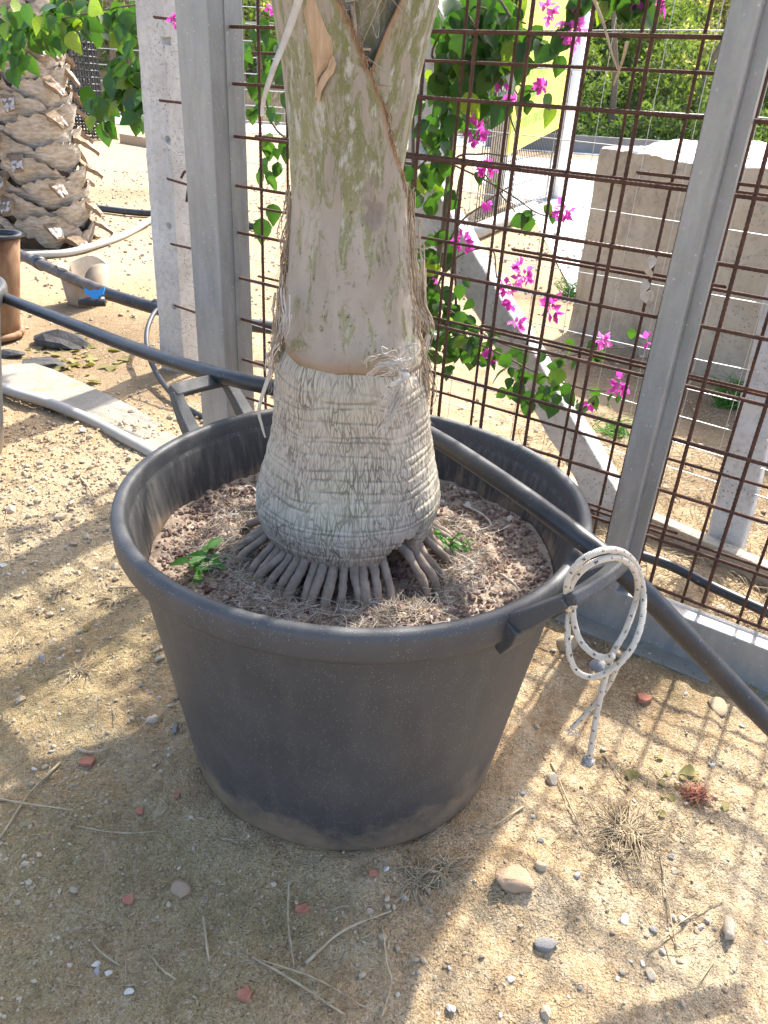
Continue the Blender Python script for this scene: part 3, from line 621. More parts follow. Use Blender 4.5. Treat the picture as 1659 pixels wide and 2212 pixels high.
for i, z in enumerate(ZH): inst('horizontal_bar', RH, FP(-1.60+.03*rng.uniform(-1, 1), -.008, z+.002*rng.normal()), ROTD @ Matrix.Rotation(rng.uniform(0, 6), 3, 'Z'), 1, gate)
# second grid a hand's breadth behind
rear = thing('rebar_grid', 'second rusty rebar grid standing just behind the gate', 'grid', FP(-.6, .12, 0))
SV2 = [-.465+.1645*k for k in range(-6, 13)]; ZR = [.03, .286, .527, .776, 1.02, 1.265, 1.51, 1.76, 2.0]
RV2 = rebar(2.05, .0043); RH2 = rebar(3.7, .0043)
for s in SV2: inst('vertical_bar', RV2, FP(s+.003*rng.normal(), .125, .0), Matrix.Rotation(rng.uniform(0, 6), 3, 'Z') @ Matrix.Rotation(.006*rng.normal(), 3, 'Y'), 1, rear)
for z in ZR: inst('horizontal_bar', RH2, FP(-1.56+.05*rng.uniform(-1, 1), .113, z+.003*rng.normal()), ROTD @ Matrix.Rotation(rng.uniform(0, 6), 3, 'Z'), 1, rear)
ov = rebar(.62, .0043)
for s, z in ((-.62, .79), (.0, .787), (-.5, .305), (-.55, 1.035), (-.22, 1.28)): inst('overlap_bar', ov, FP(s, .107, z), ROTD, 1, rear)
def steel_post(name, label, s_a, s_b, off_a, off_b, z0, z1, lip=False):
    b = FP((s_a+s_b)/2, (off_a+off_b)/2, z0); root = thing(name, label, 'post', b)
    w_, d_ = (s_b-s_a)/2, (off_b-off_a)/2; r = .006; pts = []
    for cx, cy, a0 in ((w_-r, d_-r, 0), (-w_+r, d_-r, 90), (-w_+r, -d_+r, 180), (w_-r, -d_+r, 270)):
        for a in (0, 30, 60, 90): t = math.radians(a0+a); pts.append((cx+r*math.cos(t), cy+r*math.sin(t)))
    k = len(pts); V = [b+DIR*x+NRM*y+EZ*z for z in (0, z1-z0) for x, y in pts]; F = [(j, (j+1) % k, k+(j+1) % k, k+j) for j in range(k)]+[tuple(range(k-1, -1, -1)), tuple(range(k, 2*k))]
    part('tube', V, F, M['galv'], root, False)
    return root
RP = steel_post('galvanised_post', 'slim galvanised steel post standing on the gate rail', -.034, .030, -.080, -.018, .15, 2.25)
part('lip', *obox(FP(.046, -.032, 1.2), DIR, NRM, EZ, .0155, .012, 1.045), M['galv'], RP, False)
wb = FP(-.002, -.083, .2); part('weld_patch', *obox(wb, DIR, NRM, EZ, .028, .002, .022), M['galv'], RP, False)
LP = steel_post('galvanised_post', 'broad galvanised steel post beside the pitted concrete post', -1.735, -1.585, -.10, .055, -.05, 2.3)
part('corner_seam', *obox(FP(-1.584, -.02, 1.1), DIR, NRM, EZ, .0025, .012, 1.1), M['galv'], LP, False)
rail = thing('gate_rail', 'galvanised steel box rail running along the ground under the gate', 'rail', FP(.5, -.04, 0))
V, F = obox(FP(.52, -.040, .076), DIR, NRM, EZ, 2.1, .036, .073); bevel(part('box_rail', V, F, M['galv'], rail, False), .005)
V, F = obox(FP(.6, -.07, -.005), DIR, NRM, EZ, 2.2, .075, .02); o = part('floor_track', V, F, M['slab'], None, False, origin=FP(.6, -.07, -.02)); bevel(o, .004); tag(o, 'grey concrete floor strip under the steel gate rail', 'strip')
# rebar ends poking out over the concrete post, tie wires
st = rebar(.42, .0055)
for px, py, wd_ in ((333, 37, 'topmost'), (345, 217, 'second from the top'), (362, 386, 'middle, beside the bent hook,'), (370, 527, 'second from the bottom'), (378, 660, 'lowest')):
    q = onf(px, py, WO-.12); o = inst('rebar_stub', st, q, ROTD @ Matrix.Rotation(.04*rng.normal(), 3, 'Y'), 1); tag(o, 'rusty rebar end across the pitted concrete post, %s of five' % wd_.rstrip(','), 'rebar', 'rebar ends over the concrete post')
q = onf(398, 385, WO-.14); P = smoothpath([q+DIR*-.02, q+EZ*.03+DIR*.01, q+DIR*.03, q-EZ*.10+DIR*.005+DIR*.0], 6); tag(part('rebar_hook', *tube(P, .006, 8), M['rust']), 'bent rusty hook hanging beside the pitted concrete post', 'hook')
for (ya, yb, xa_, xb_) in ((303, 345, 352, 425), (700, 718, 360, 430)):
    P = smoothpath([onf(xa_, ya, WO-.085), onf((xa_+xb_)/2, (ya+yb)/2+10, WO-.10), onf(xb_, yb-20, WO-.08)], 8); tag(part('tie_wire', *tube(P, .002, 5), M['wire']), 'thin tie wire looped round the pitted concrete post', 'wire', 'tie wires on the concrete post')

# things behind the gate on the right
b1, b2 = G(1228, 715), G(1659, 862); fd = (b2-b1)/np.linalg.norm(b2-b1); fn = np.array([-fd[1], fd[0], 0])
nu, nv = 150, 80; Lb, Db, Ht = 3.2, 1.7, 1.13
blk = thing('concrete_block', 'massive weathered concrete block with a rough sunlit top', 'block', b1)
uu, vv = np.meshgrid(np.linspace(0, Lb, nu), np.linspace(0, Db, nv), indexing='ij')
hh = Ht+.03+.012*fbm(uu*3, vv*3, o=5)+.012*np.abs(fbm(uu*9, vv*9, o=3))+.05*np.clip(vv*1.2, 0, 1)-.16*np.exp(-((vv-.55)/.14)**2)*(uu > .95)
hh[:, 0] -= .012; ed = .012*fbm(uu*9, vv*9, o=3)
Vt = b1+uu[..., None]*fd+(vv+ed*(vv < .05))[..., None]*fn+(hh)[..., None]*EZ
part('rough_top', Vt.reshape(-1, 3), grid(nu, nv), M['conc'], blk, True)
nzz = 30; zz = np.linspace(-.05, 1, nzz)
def side(a, dirv, ulen, hrow, nm, nrm):
    n = len(hrow); u = np.linspace(0, ulen, n); U, Zq = np.meshgrid(u, zz, indexing='ij'); Hq = Zq*hrow[:, None]
    rel = .008*fbm(U*5, Hq*5, o=3)-.008*np.exp(-((Hq-.46-.01*np.sin(U*4))/.012)**2)-.006*np.exp(-((Hq-.78)/.01)**2)
    rel[:, -1] = 0; Vq = a+U[..., None]*dirv+Hq[..., None]*EZ+rel[..., None]*nrm; part(nm, Vq.reshape(-1, 3), grid(n, nzz)[:, ::-1].copy(), M['block'], blk, True)
side(b1+0*fn, fd, Lb, hh[:, 0], 'front_face', -fn); side(b1, fn, Db, hh[0, :], 'end_face', -fd)
# sign, poles, side fence
A1, A2 = G(1085, 480), G(1195, 430); sd = (A2-A1)/np.linalg.norm(A2-A1); sn = np.array([sd[1], -sd[0], 0])
if np.dot(sn, CP-A1) > 0: sn = -sn
sg = thing('yellow_sign', 'yellow board with faint green lettering hung on the side fence', 'sign', np.array([*A1[:2], .8]))
qa, qb = onp(1097, 335, A1-sn*.06, sn), onp(1207, 277, A1-sn*.06, sn); ta, tb_ = qa+EZ*1.7, qb+EZ*1.7
Vs = np.array([qa, qb, tb_, ta]); Vs = np.vstack([Vs, Vs+sn*.02]); part('board', Vs, [(0, 1, 2, 3), (7, 6, 5, 4), (0, 4, 5, 1), (1, 5, 6, 2), (2, 6, 7, 3), (3, 7, 4, 0)], M['yellow'], sg, False)
def txt(s, px, py, size, sx=1.):
    cu = bpy.data.curves.new('lettering', 'FONT'); cu.body = s; cu.size = size; cu.align_x = 'CENTER'; cu.extrude = .002
    t = bpy.data.objects.new('t', cu); COL.objects.link(t); bpy.context.view_layer.update(); me = bpy.data.meshes.new_from_object(t.evaluated_get(bpy.context.evaluated_depsgraph_get())); bpy.data.objects.remove(t)
    V = np.array([v.co[:] for v in me.vertices]); F = [list(p.vertices) for p in me.polygons]; ex = (qb-qa)/np.linalg.norm(qb-qa)
    q = onp(px, py, A1-sn*.085, sn)
    part('lettering', q+V[:, :1]*sx*ex+V[:, 1:2]*EZ+V[:, 2:]*-sn, F, M['green'], sg, False)
if np.dot(sn, CP-A1) > 0: sn = -sn
txt('ESTERNI', 1160, 128, .26); txt('A-13   A-13', 1160, 166, .22); txt('VIVAIO PIANTE', 1160, 206, .16); txt('A-13', 1146, 226, .20); txt('339 227 0376 - 338 352 3776', 1147, 268, .165, .95)
pw = A2+sd*.1; tag(part('white_pole', *tube([pw, pw+EZ*3.2], .11, 14), M['white'], None, origin=pw), 'thick white pole at the far end of the yellow sign', 'pole')
pq = onp(1085, 330, A1, sn); strut('grey slanting prop with a bolt hole at the near end of the yellow sign', np.array([*(G(1062, 445)[:2]), 0]), atY(1098, 190, 10.4), .22, .14)
sf = thing('side_fence', 'dense dark wire fence running away under the yellow sign', 'fence', A1); vw = mesh_data('stay_wire', *tube([(0, 0, 0), (0, 0, .9), (0, 0, 1.75)], .0055, 4, False), M['hose'])
for k in range(46): inst('stay_wire', vw, A1-sd*1.2+sd*k*.095, None, 1, sf)
for z in (.12, .4, .7, 1., 1.35, 1.7): part('line_wire', *tube([A1-sd*1.3+EZ*z, A1+sd*1.5+EZ*z, A1+sd*3.2+EZ*z], .005, 4, False), M['hose'], sf)
P = [onground(1000, 530, .09), onground(1080, 495, .09), onground(1150, 465, .09)]; tag(part('drain_pipe', *tube(P, .085, 12), M['greypipe']), 'grey drain pipe lying on the sand beneath the sign fence', 'pipe')
lw = G(1292, 340); tag(part('low_wall', *obox(np.array([lw[0]+.5, lw[1]+1.5, .12]), EX, EY, EZ, 3.4, .2, .32), M['wallgrey'], None, False), 'low dark grey wall at the foot of the scrub bank', 'wall')
pb = G(1490, 300); pb = np.array([pb[0], pb[1], 0]); pt = atY(1530, -30, pb[1]); tag(part('leaning_pole', *tube([pb, (pb+pt)/2, pt], .09, 10), M['bluepole']), 'thin pale blue pole leaning before the scrub bank', 'pole')
P = smoothpath([onf(1370, 1195, .16), onf(1450, 1222, .17), onf(1540, 1268, .18), onf(1620, 1305, .17), onf(1720, 1350, .17)], 8); tag(part('ground_pipe', *tube(P, .017, 10), M['hose']), 'black pipe half buried in straw behind the gate rail', 'pipe')
ka, kb = G(1385, 1128, .03), G(1560, 1205, .03); kc = (ka+kb)/2; kd = (kb-ka)/np.linalg.norm(kb-ka); o = part('edging', *obox(kc-kd*.35+EZ*.0, kd, np.array([-kd[1], kd[0], 0]), EZ, .75, .03, .05), M['block'], None, False, origin=kc); bevel(o, .006); tag(o, 'low concrete edging in the straw behind the gate', 'edging')
stone(onf(1580, 1255, .26)*np.array([1, 1, 0])+EZ*0, .05, 'stone_w', 'rounded white stone in the straw behind the black pipe', 'lone stones', .7)
# left background: wire roll, timber, bush, trunks, far fence
rc = G(165, 300); root = thing('wire_roll', 'upright roll of black plastic mesh behind the rough palm trunk', 'mesh roll', rc)
for i in range(16): part('hoop', *tube([rc+np.array([.62*math.cos(t), .62*math.sin(t), .08+i*.125]) for t in np.linspace(0, 6.283, 22)], .022, 4, False), M['hose'], root)
stv = mesh_data('stay', *tube([(0, 0, 0), (0, 0, 1), (0, 0, 2.)], .022, 4, False), M['hose'])
for t in np.linspace(0, 6.283, 30, endpoint=False): inst('stay', stv, rc+np.array([.62*math.cos(t), .62*math.sin(t), .04]), None, 1, root)
a_, b_ = G(270, 308), G(400, 330); md_ = (a_+b_)/2; dd = (b_-a_)/np.linalg.norm(b_-a_); tag(part('timber', *obox(md_+EZ*.08, dd, np.array([-dd[1], dd[0], 0]), EZ, np.linalg.norm(b_-a_)/2, .12, .1), M['wood'], None, False), 'long timber edging lying on the sand beyond the concrete post', 'timber')
ff = thing('far_fence', 'far wire fence in front of the yellow green thicket', 'fence', (-9, 27, 0))
for z in np.arange(.2, 5.0, .42): part('line_wire', *tube([(-14, 26.6, z), (-9, 26.4, z), (-4, 26.2, z), (2, 26, z)], .012, 4, False), M['wire'], ff)
fv = mesh_data('stay_wire', *tube([(0, 0, 0), (0, 0, 2.5), (0, 0, 5)], .012, 4, False), M['stem'])
for x in np.arange(-13.5, 1.8, .5): inst('stay_wire', fv, (x, 26.4, 0), None, 1, ff)
for i, (x, y, h) in enumerate(((-11.2, 29, 5.5), (-10.1, 29.6, 6), (-8.9, 29.2, 5), (-9.6, 30.2, 6.5), (-7.6, 29.8, 6), (6.6, 28, 5), (9.4, 29, 6), (11, 30, 6), (4.4, 29.5, 5.5))):
    r_ = np.random.default_rng(i); P = smoothpath([(x, y, 0), (x+r_.normal()*.2, y, h*.4), (x+r_.normal()*.4, y, h*.75), (x+r_.normal()*.7, y, h)], 6)
    rt = thing('thicket_tree', 'slender leafless-stemmed tree rising from the thicket', 'tree', (x, y, 0), 'slim trees in the thicket')
    part('trunk', *tube(P, np.linspace(.12, .05, len(P)), 8), M['stem'], rt)
    for q in range(3): s_ = P[len(P)//2+q*3]; part('limb', *tube(smoothpath([s_, s_+np.array([r_.normal()*.5, 0, .6]), s_+np.array([r_.normal()*1., .2, 1.4])], 5), np.linspace(.04, .015, 11), 6), M['stem'], rt)
    Cc = np.array(P[-1])+r_.normal(size=(350, 3))*np.array([.8, .6, .7]); leafcloud('crown', Cc, .09, np.clip(r_.normal(.65, .2, 350), 0, 1), M['hill'], None, None, None, rt)
bc = G(180, 215); Cc = bc+rng.normal(size=(2600, 3))*np.array([.55, .5, .55])+EZ*.75
k_ = Cc[:, 2] > .05; rt = thing('bush', 'bright green bush behind the rough palm trunk', 'bush', bc); leafcloud('foliage', Cc[k_]*np.array([1, 1, 1]), .055, np.clip(rng.normal(.45, .15, k_.sum()), 0, 1), M['weed'], None, None, None, rt)
part('stem', *tube([bc, bc+EZ*.5+EX*.05, bc+EZ*1.1], [.05, .035, .02], 7), M['stem'], rt)

# ------------------------------------------------------------------ rough palm with clasping leaf bases
pc = G(85, 545); pc = np.array([pc[0]-.12, pc[1]+.45, 0]); PR = .37; palm2 = thing('palm_tree', 'stout palm trunk covered with cut clasping leaf bases', 'palm', pc)
part('trunk', *lathe([(.01, -.05), (PR*.97, -.05), (PR*.93, .5), (PR*.80, 1.2), (PR*.70, 2.3), (.01, 2.4)], 40, pc), M['bootdark'], palm2)
def boot(seed):
    r = np.random.default_rng(seed); nu, nv = 25, 9; V = []; wdt = .33*r.uniform(.9, 1.1); jr = r.uniform(-1, 1, nu)
    for i in range(nu):
        u = i/(nu-1)*2-1
        for j in range(nv):
            v = j/(nv-1); ang = u*wdt/PR; prof = (1-abs(u)**1.7); hz_ = (.018+.115*prof)
            z = (v-.5)*2*hz_-.055*u-.03*u*u+(.020*jr[i] if j == nv-1 else 0)
            rad = PR*.94+.012+(.115*v**1.15+.02*math.sin(math.pi*v))*(.25+.75*prof)+.010*math.sin(u*6+seed)+.035*max(0, u-.3)
            V.append((rad, ang, z))
    V = np.array(V); V[:, 0] += .012*fbm(V[:, 1]*6+seed*3, V[:, 2]*22, o=3); V = np.stack([V[:, 0]*np.cos(V[:, 1]), V[:, 0]*np.sin(V[:, 1]), V[:, 2]], 1); F = grid(nu, nv); V2 = V*np.array([.965, .965, 1])-np.array([0, 0, .004]); n = len(V)
    rim = np.array([(i*nv+nv-1, (i+1)*nv+nv-1, n+(i+1)*nv+nv-1, n+i*nv+nv-1) for i in range(nu-1)])
    return np.vstack([V, V2]), np.vstack([F, F[:, ::-1]+n, rim[:, ::-1]])
def boot_stub(seed):
    r = np.random.default_rng(seed+50); L = r.uniform(.18, .27); a0 = .33*.55/PR; rd = np.array([math.cos(a0), math.sin(a0), 0]); tg_ = np.array([-math.sin(a0), math.cos(a0), 0]); P = []
    for t in np.linspace(0, 1, 8): P.append(rd*(PR+.035+L*.75*t)+tg_*(L*.35*t)+EZ*(.0-.05-.13*t**1.25))
    P = np.array(P); up = rd*.45+EZ*.9; V, F = ribbon_box(P, np.linspace(.075, .042, 8), np.linspace(.020, .014, 8), up); V = V+.006*fbm(V[:, 0]*30+seed, V[:, 1]*30, V[:, 2]*30, 2)[:, None]
    Q = P[4:]+up*.018; T = np.gradient(Q, axis=0); T /= np.linalg.norm(T, axis=1)[:, None]; B = np.cross(T, up); B /= np.linalg.norm(B, axis=1)[:, None]
    top = np.array([Q[i]+B[i]*w_*(.058-.005*i)+np.array([0, 0, .010*r.uniform(-.3, 1)])+(T[i]*.03*r.uniform(-1, 1) if i == 3 else 0) for i in range(4) for w_ in np.linspace(-1, 1, 7)])
    return (V, F), (top, grid(4, 7))
BT = [(mesh_data('leaf_base', *boot(i), M['boot']), mesh_data('petiole_stub', *boot_stub(i)[0], M['bootstub'], False), mesh_data('cut_fibre', *boot_stub(i)[1], M['bootcut'], False)) for i in range(6)]
nb = 0; zz_ = .10; ga = 2.399963*1.0
for i in range(56):
    z = .08+i*.036; a = i*ga+.4; sc = .98-.11*z
    if math.cos(a-math.atan2(-pc[1], -pc[0])) < -.45: continue
    bm_, sm_, cm_ = BT[i % 6]; rr_ = Matrix.Rotation(a, 3, 'Z') @ Matrix.Rotation(.10*rng.normal(), 3, 'X')
    lb_ = inst('leaf_base', bm_, pc+EZ*z, rr_, (sc, sc, rng.uniform(.9, 1.15)), palm2)
    so_ = bpy.data.objects.new('petiole_stub', sm_); COL.objects.link(so_); so_.parent = lb_; co_ = bpy.data.objects.new('cut_fibre', cm_); COL.objects.link(co_); co_.parent = lb_
    tl = Matrix.Rotation(.25*rng.normal(), 4, 'Z'); so_.matrix_basis = tl; co_.matrix_basis = tl

# ------------------------------------------------------------------ the big black pot
def make_pot(c, label, sc=1., ang=(137.3, -43.5), soil=True):
    c = np.array(c, float); root = thing('plant_pot', label, 'pot', c)
    def fine(pr_):
        o_ = []
        for a, b in zip(pr_[:-1], pr_[1:]):
            for t in np.linspace(0, 1, 6, endpoint=False): o_.append((a[0]+(b[0]-a[0])*t, a[1]+(b[1]-a[1])*t))
        return np.array(o_+[pr_[-1]])*sc
    def warp(V):
        a = np.arctan2(V[:, 1]-c[1], V[:, 0]-c[0]); k_ = 1+np.clip((V[:, 2]-c[2])/.7, 0, 1)*(.006*np.sin(2*a+.8)+.003*np.sin(5*a)); V = V.copy(); V[:, :2] = c[:2]+(V[:, :2]-c[:2])*k_[:, None]; V[:, 2] += np.clip((V[:, 2]-c[2])/.7, 0, 1)*.004*np.sin(3*a+2); return V
    V, F = lathe(fine([(.01, .01), (.352, .01), (.366, .02), (.373, .035), (.416, .34), (.4625, .662)]), 144, c); part('wall', warp(V), F, M['pot'], root)
    V, F = lathe(fine([(.4615, .672), (.454, .655), (.409, .34), (.36, .05), (.01, .05)]), 144, c); part('inner_wall', warp(V), F, M['potin'], root)
    prof = [(r_+.0115, z_-(.006 if z_ < .66 else 0)) for r_, z_ in [(.446, .650), (.455, .6445), (.468, .642), (.476, .646), (.4795, .655), (.4805, .683), (.478, .694), (.472, .6995), (.463, .701), (.4555, .6985), (.4515, .692), (.4495, .675), (.446, .660)]]
    V, F = lathe(np.array(prof)*sc, 144, c); part('rim', warp(V), F, M['pot'], root)
    for A in ang:
        def pt(da, r, z): t = math.radians(A+da); return c+sc*np.array([r*math.cos(t), r*math.sin(t), z])
        L = []
        for s in (-1, 1):
            P = smoothpath([pt(s*9.6, .482, .668), pt(s*9.2, .508, .692), pt(s*8.4, .540, .728), pt(s*7.4, .570, .762)], 4); L.append(ribbon_box(P, np.linspace(.019, .0145, len(P))*sc, np.linspace(.020, .0105, len(P))*sc, EZ*.8-np.array([math.cos(math.radians(A)), math.sin(math.radians(A)), 0])*.6))
        P = [pt(a, .572, .764) for a in np.linspace(-8.3, 8.3, 9)]; L.append(ribbon_box(P, .0175*sc, .0102*sc, EZ*.8-np.array([math.cos(math.radians(A)), math.sin(math.radians(A)), 0])*.6))
        V, F = join(L); bevel(part('handle', V, F, M['pot'], root, False), .004)
        for s in (-1, 1):
            P = [pt(s*9.5, .470, .60), pt(s*9.5, .486, .645), pt(s*9.5, .496, .68)]; bevel(part('handle_lug', *ribbon_box(P, [.012*sc, .02*sc, .024*sc], [.008*sc, .02*sc, .022*sc], pt(s*9.5, 1, 0)-pt(s*9.5, 0, 0)), M['pot'], root, False), .003)
    t = math.radians(-124); q = c+sc*np.array([.464*math.cos(t), .464*math.sin(t), .636]); rd_ = np.array([math.cos(t), math.sin(t), 0]); bevel(part('rim_tab', *obox(q, rd_, np.cross(EZ, rd_), EZ, .012, .012, .012), M['pot'], root, False), .002)
    return root
make_pot(POT, 'large black plastic pot with two handles holding the bottle-shaped palm')
lpc = G(0, 1040)+np.array([-.445, .12, 0]); lpc[2] = 0; make_pot(lpc, 'black plastic pot mostly cut off beside the concrete slab', 1., (80, 260))
part_soil2 = part('potting_soil', *lathe([(.0, .57), (.41, .57)], 48, lpc), M['soil']); tag(part_soil2, 'brown soil filling the cut-off black pot', 'soil', None, 'stuff')
# soil in the pot
SZ = .525
def soilh(x, y):
    d = np.hypot(x-POT[0], y-POT[1]); dt = np.hypot(x+.08, y-1.44)
    return SZ+.010*fbm(x*9, y*9, o=4)+.034*np.exp(-((dt-.275)/.055)**2)*np.clip(1.2-2.5*(y-1.40), .1, 1)+.022*np.clip((d-.36)/.06, 0, 1)-.03*np.exp(-(((x-.09)/.05)**2+((y-1.27)/.05)**2))
nr, na = 70, 220; R_, A_ = np.meshgrid(np.linspace(.005, .437, nr), np.linspace(0, 2*np.pi, na), indexing='ij'); sx, sy = POT[0]+R_*np.cos(A_), POT[1]+R_*np.sin(A_)
o = part('potting_soil', np.stack([sx, sy, soilh(sx, sy)+.004*fbm(sx*60, sy*60, o=2)], -1).reshape(-1, 3), grid(nr, na), M['soil']); tag(o, 'reddish brown gritty soil surface inside the large black pot', 'soil', None, 'stuff')
n = 9000; rr_, aa_ = .428*np.sqrt(rng.uniform(size=n)), rng.uniform(0, 6.283, n); x, y = POT[0]+rr_*np.cos(aa_), POT[1]+rr_*np.sin(aa_); s = np.clip(rng.lognormal(math.log(.0036), .45, n), .0014, .012)
gravel('pot_gravel', np.stack([x, y, soilh(x, y)+s*.3], 1), s, np.clip(rng.beta(1.2, 1.4, n), 0, 1), 'lava', 'purplish lava grit covering the soil in the large pot')
for px, py, s_, mt, lb in ((500, 1065, .014, 'stone_t', 'round tan pebble on the pot soil behind the roots'), (1010, 1090, .016, 'stone_w', 'pale oval pebble on the pot soil right of the trunk'), (985, 1033, .011, 'stone_t', 'orange tan pebble at the back of the pot soil'), (1130, 1165, .014, 'stone_g', 'dull grey clod on the pot soil below the black pipe'), (1150, 1195, .011, 'stone_t', 'brown clod on the pot soil near the right handle'), (965, 1345, .012, 'stone_w', 'flat cream stone at the front edge of the pot soil')):
    p = G(px, py, SZ+.01); p[2] = float(soilh(np.array([p[0]]), np.array([p[1]]))[0]); o = stone(p, s_, mt, lb, 'x', .65); del o['group']

# ------------------------------------------------------------------ the potted palm
TX, TY = -.078, 1.44
palm = thing('palm_tree', 'bottle-shaped palm with ringed grey foot growing in the large black pot', 'palm', (TX, TY, SZ))
prof = np.array([(.560, .120), (.585, .158), (.605, .176), (.63, .186), (.66, .192), (.70, .193), (.75, .180), (.807, .167), (.85, .158), (.888, .1535), (.93, .149), (.965, .1445), (.985, .136), (1.0, .124), (1.03, .11), (1.06, .09)])
NT, NZ = 520, 270; zg = np.linspace(prof[0, 0], prof[-1, 0], NZ); tg = np.linspace(0, 2*np.pi, NT); T_, Z_ = np.meshgrid(tg, zg, indexing='ij'); rg = np.interp(Z_, prof[:, 0], prof[:, 1])
rg = np.apply_along_axis(lambda a: np.convolve(np.pad(a, 8, 'edge'), np.ones(17)/17, 'valid'), 1, rg)
cs, sn_ = np.cos(T_), np.sin(T_)
wob = .012*fbm(cs*1.3+2, sn_*1.3, Z_*2, 2); ringz = [.612, .648, .668, .690, .706, .738, .752, .772, .802, .818, .838, .868, .882, .904, .926, .942, .962]; ring = np.zeros_like(Z_)
for i, z in enumerate(ringz):
    tl = .006*math.sin(i*2.3); dzz = Z_-(z+wob+tl*cs+.005*math.sin(i*1.7)*sn_); rg = rg+.0012*np.clip(1-np.abs(dzz+.006)/.010, 0, 1)-.0016*np.exp(-(dzz/.0022)**2); ring = np.maximum(ring, np.exp(-(dzz/.0018)**2)*np.clip(.5+.8*fbm(cs*6, sn_*6, Z_*3+i, 2), 0, 1))
rg = rg+.0007*fbm(cs*38, sn_*38, Z_*14, 2)+.004*fbm(cs*2, sn_*2, Z_*5, 2)
# notch low on the right front; its recess and the foot coloured darker
na_ = math.atan2(1.312-TY, .034-TX); da = np.angle(np.exp(1j*(T_-na_))); no = np.exp(-(da/.21)**6)*np.clip((.655-Z_+.10*da+.012*fbm(T_*16, Z_*30, o=2))/.018, 0, 1); rg = rg-.055*no*(1+.4*fbm(T_*14, Z_*60, o=2))
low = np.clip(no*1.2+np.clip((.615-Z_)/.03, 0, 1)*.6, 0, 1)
V = np.stack([TX+np.interp(Z_, [.86, 1.0], [0, -.009])+rg*cs, TY+rg*sn_, Z_], -1).reshape(-1, 3); uv = np.stack([T_*.18, Z_], -1).reshape(-1, 2)
part('swollen_trunk', V, grid(NT, NZ), M['bark'], palm, True, uv, dict(ring=ring.ravel(), low=low.ravel()))
# leaf sheaths (crownshaft): theta 0 = towards the camera, positive = to the right in the photo
def lean(z): return float(np.interp(z, [.95, 1.0, 1.3, 1.5], [0, -.010, -.016, -.021]))
def shaft_prof(z): return -.0195+np.interp(z, [.93, .965, .985, 1.0, 1.046, 1.132, 1.253, 1.363, 1.466, 1.561, 1.70, 1.9], [.130, .139, .1430, .1420, .131, .117, .1045, .1070, .1145, .1285, .125, .09])
def sheath(name, z0f, zmax, thl, thr, dr, cx=lambda z: 0, sx=lambda z: 1., nT=150, nZ=170, label=None):
    V = []; uv = []; up = []; base = []; edge = []; scar = []
    zb = np.linspace(0, 1, nZ)
    for iz in zb:
        zt = .93+(zmax-.93)*iz; L, R = thl(zt), thr(zt)
        for t in np.linspace(L, R, nT):
            z = zt if iz > .25 else z0f(t)+(zt-.93)*(( .93+(zmax-.93)*.25)-z0f(t))/((zmax-.93)*.25)
            r = (shaft_prof(z)+dr)*sx(z)+.0016*math.sin(t*5+z*6)
            if iz < .03: r -= .008*(1-iz/.03)
            V.append((TX+lean(z)+cx(z)+r*math.sin(t), TY-r*math.cos(t), z)); uv.append((t*.12+dr*40, z))
            up.append(min(max((z-1.18)/.2, 0), 1)); base.append(max(0, 1-(z-z0f(t))/.045)); e = min(abs(t-R), abs(t-L))*r; edge.append(max(0, 1-e/.010) if R-L < 6.2 else 0)
            scar.append(max(0, 1-((t-.42-.5*(1.285-z))/.26)**2-((z-1.275)/.045)**2)*(dr > .008))
    V = np.array(V); V[:, :2] += (.0022*fbm(V[:, 0]*14, V[:, 1]*14, V[:, 2]*7, 3))[:, None]
    o = part(name, V, grid(nZ, nT)[:, ::-1].copy(), M['sheath'], palm, True, np.array(uv), dict(up=up, base=base, edge=edge, scar=np.clip(np.array(scar)**.5*(.45+1.3*fbm(V[:, 0]*45, V[:, 2]*45, o=3)), 0, .9)))
    so_ = o.modifiers.new('thickness', 'SOLIDIFY'); so_.thickness = .0055; so_.offset = -1
    if label: o['label'] = label
    return o
thr_pts = np.array([(1.60, -.30), (1.561, -.16), (1.52, .06), (1.466, .31), (1.41, .62), (1.375, .72), (1.33, .98), (1.29, 1.30), (1.235, 1.50), (1.18, 1.62), (1.12, 1.70), (1.05, 1.62), (.98, 1.50), (.93, 1.4)])[::-1]
thrA = lambda z: float(np.interp(z, thr_pts[:, 0], thr_pts[:, 1]))
z0A = lambda t: .982+.012*math.sin(t*3.1+1)+.05*max(0, -t-.15)**1.3-.006*max(0, t)+.03*max(0, t-1.2)
sheath('leaf_sheath', z0A, 1.85, lambda z: -3.0, thrA, .017, label='outer leaf sheath with torn brown right edge')
thlB = lambda z: float(np.interp(z, [.93, 1.25, 1.40, 1.466, 1.52, 1.57, 1.7], [-3.1, -2.8, -.30, .22, .36, .52, .7]))
sheath('leaf_sheath', lambda t: .955, 1.9, thlB, lambda z: 3.4, .002, cx=lambda z: .030*np.clip((z-1.3)/.3, 0, 1), label='inner right leaf sheath')
sheath('leaf_sheath', lambda t: .96, 2.0, lambda z: -3.1415, lambda z: 3.1415, -.012, cx=lambda z: .006*np.clip((z-1.3)/.3, 0, 1), sx=lambda z: .86, nT=80, nZ=60, label='innermost shaded leaf sheath')
def tpos(t, z, r): return np.array([TX+lean(z)+r*math.sin(t), TY-r*math.cos(t), z])
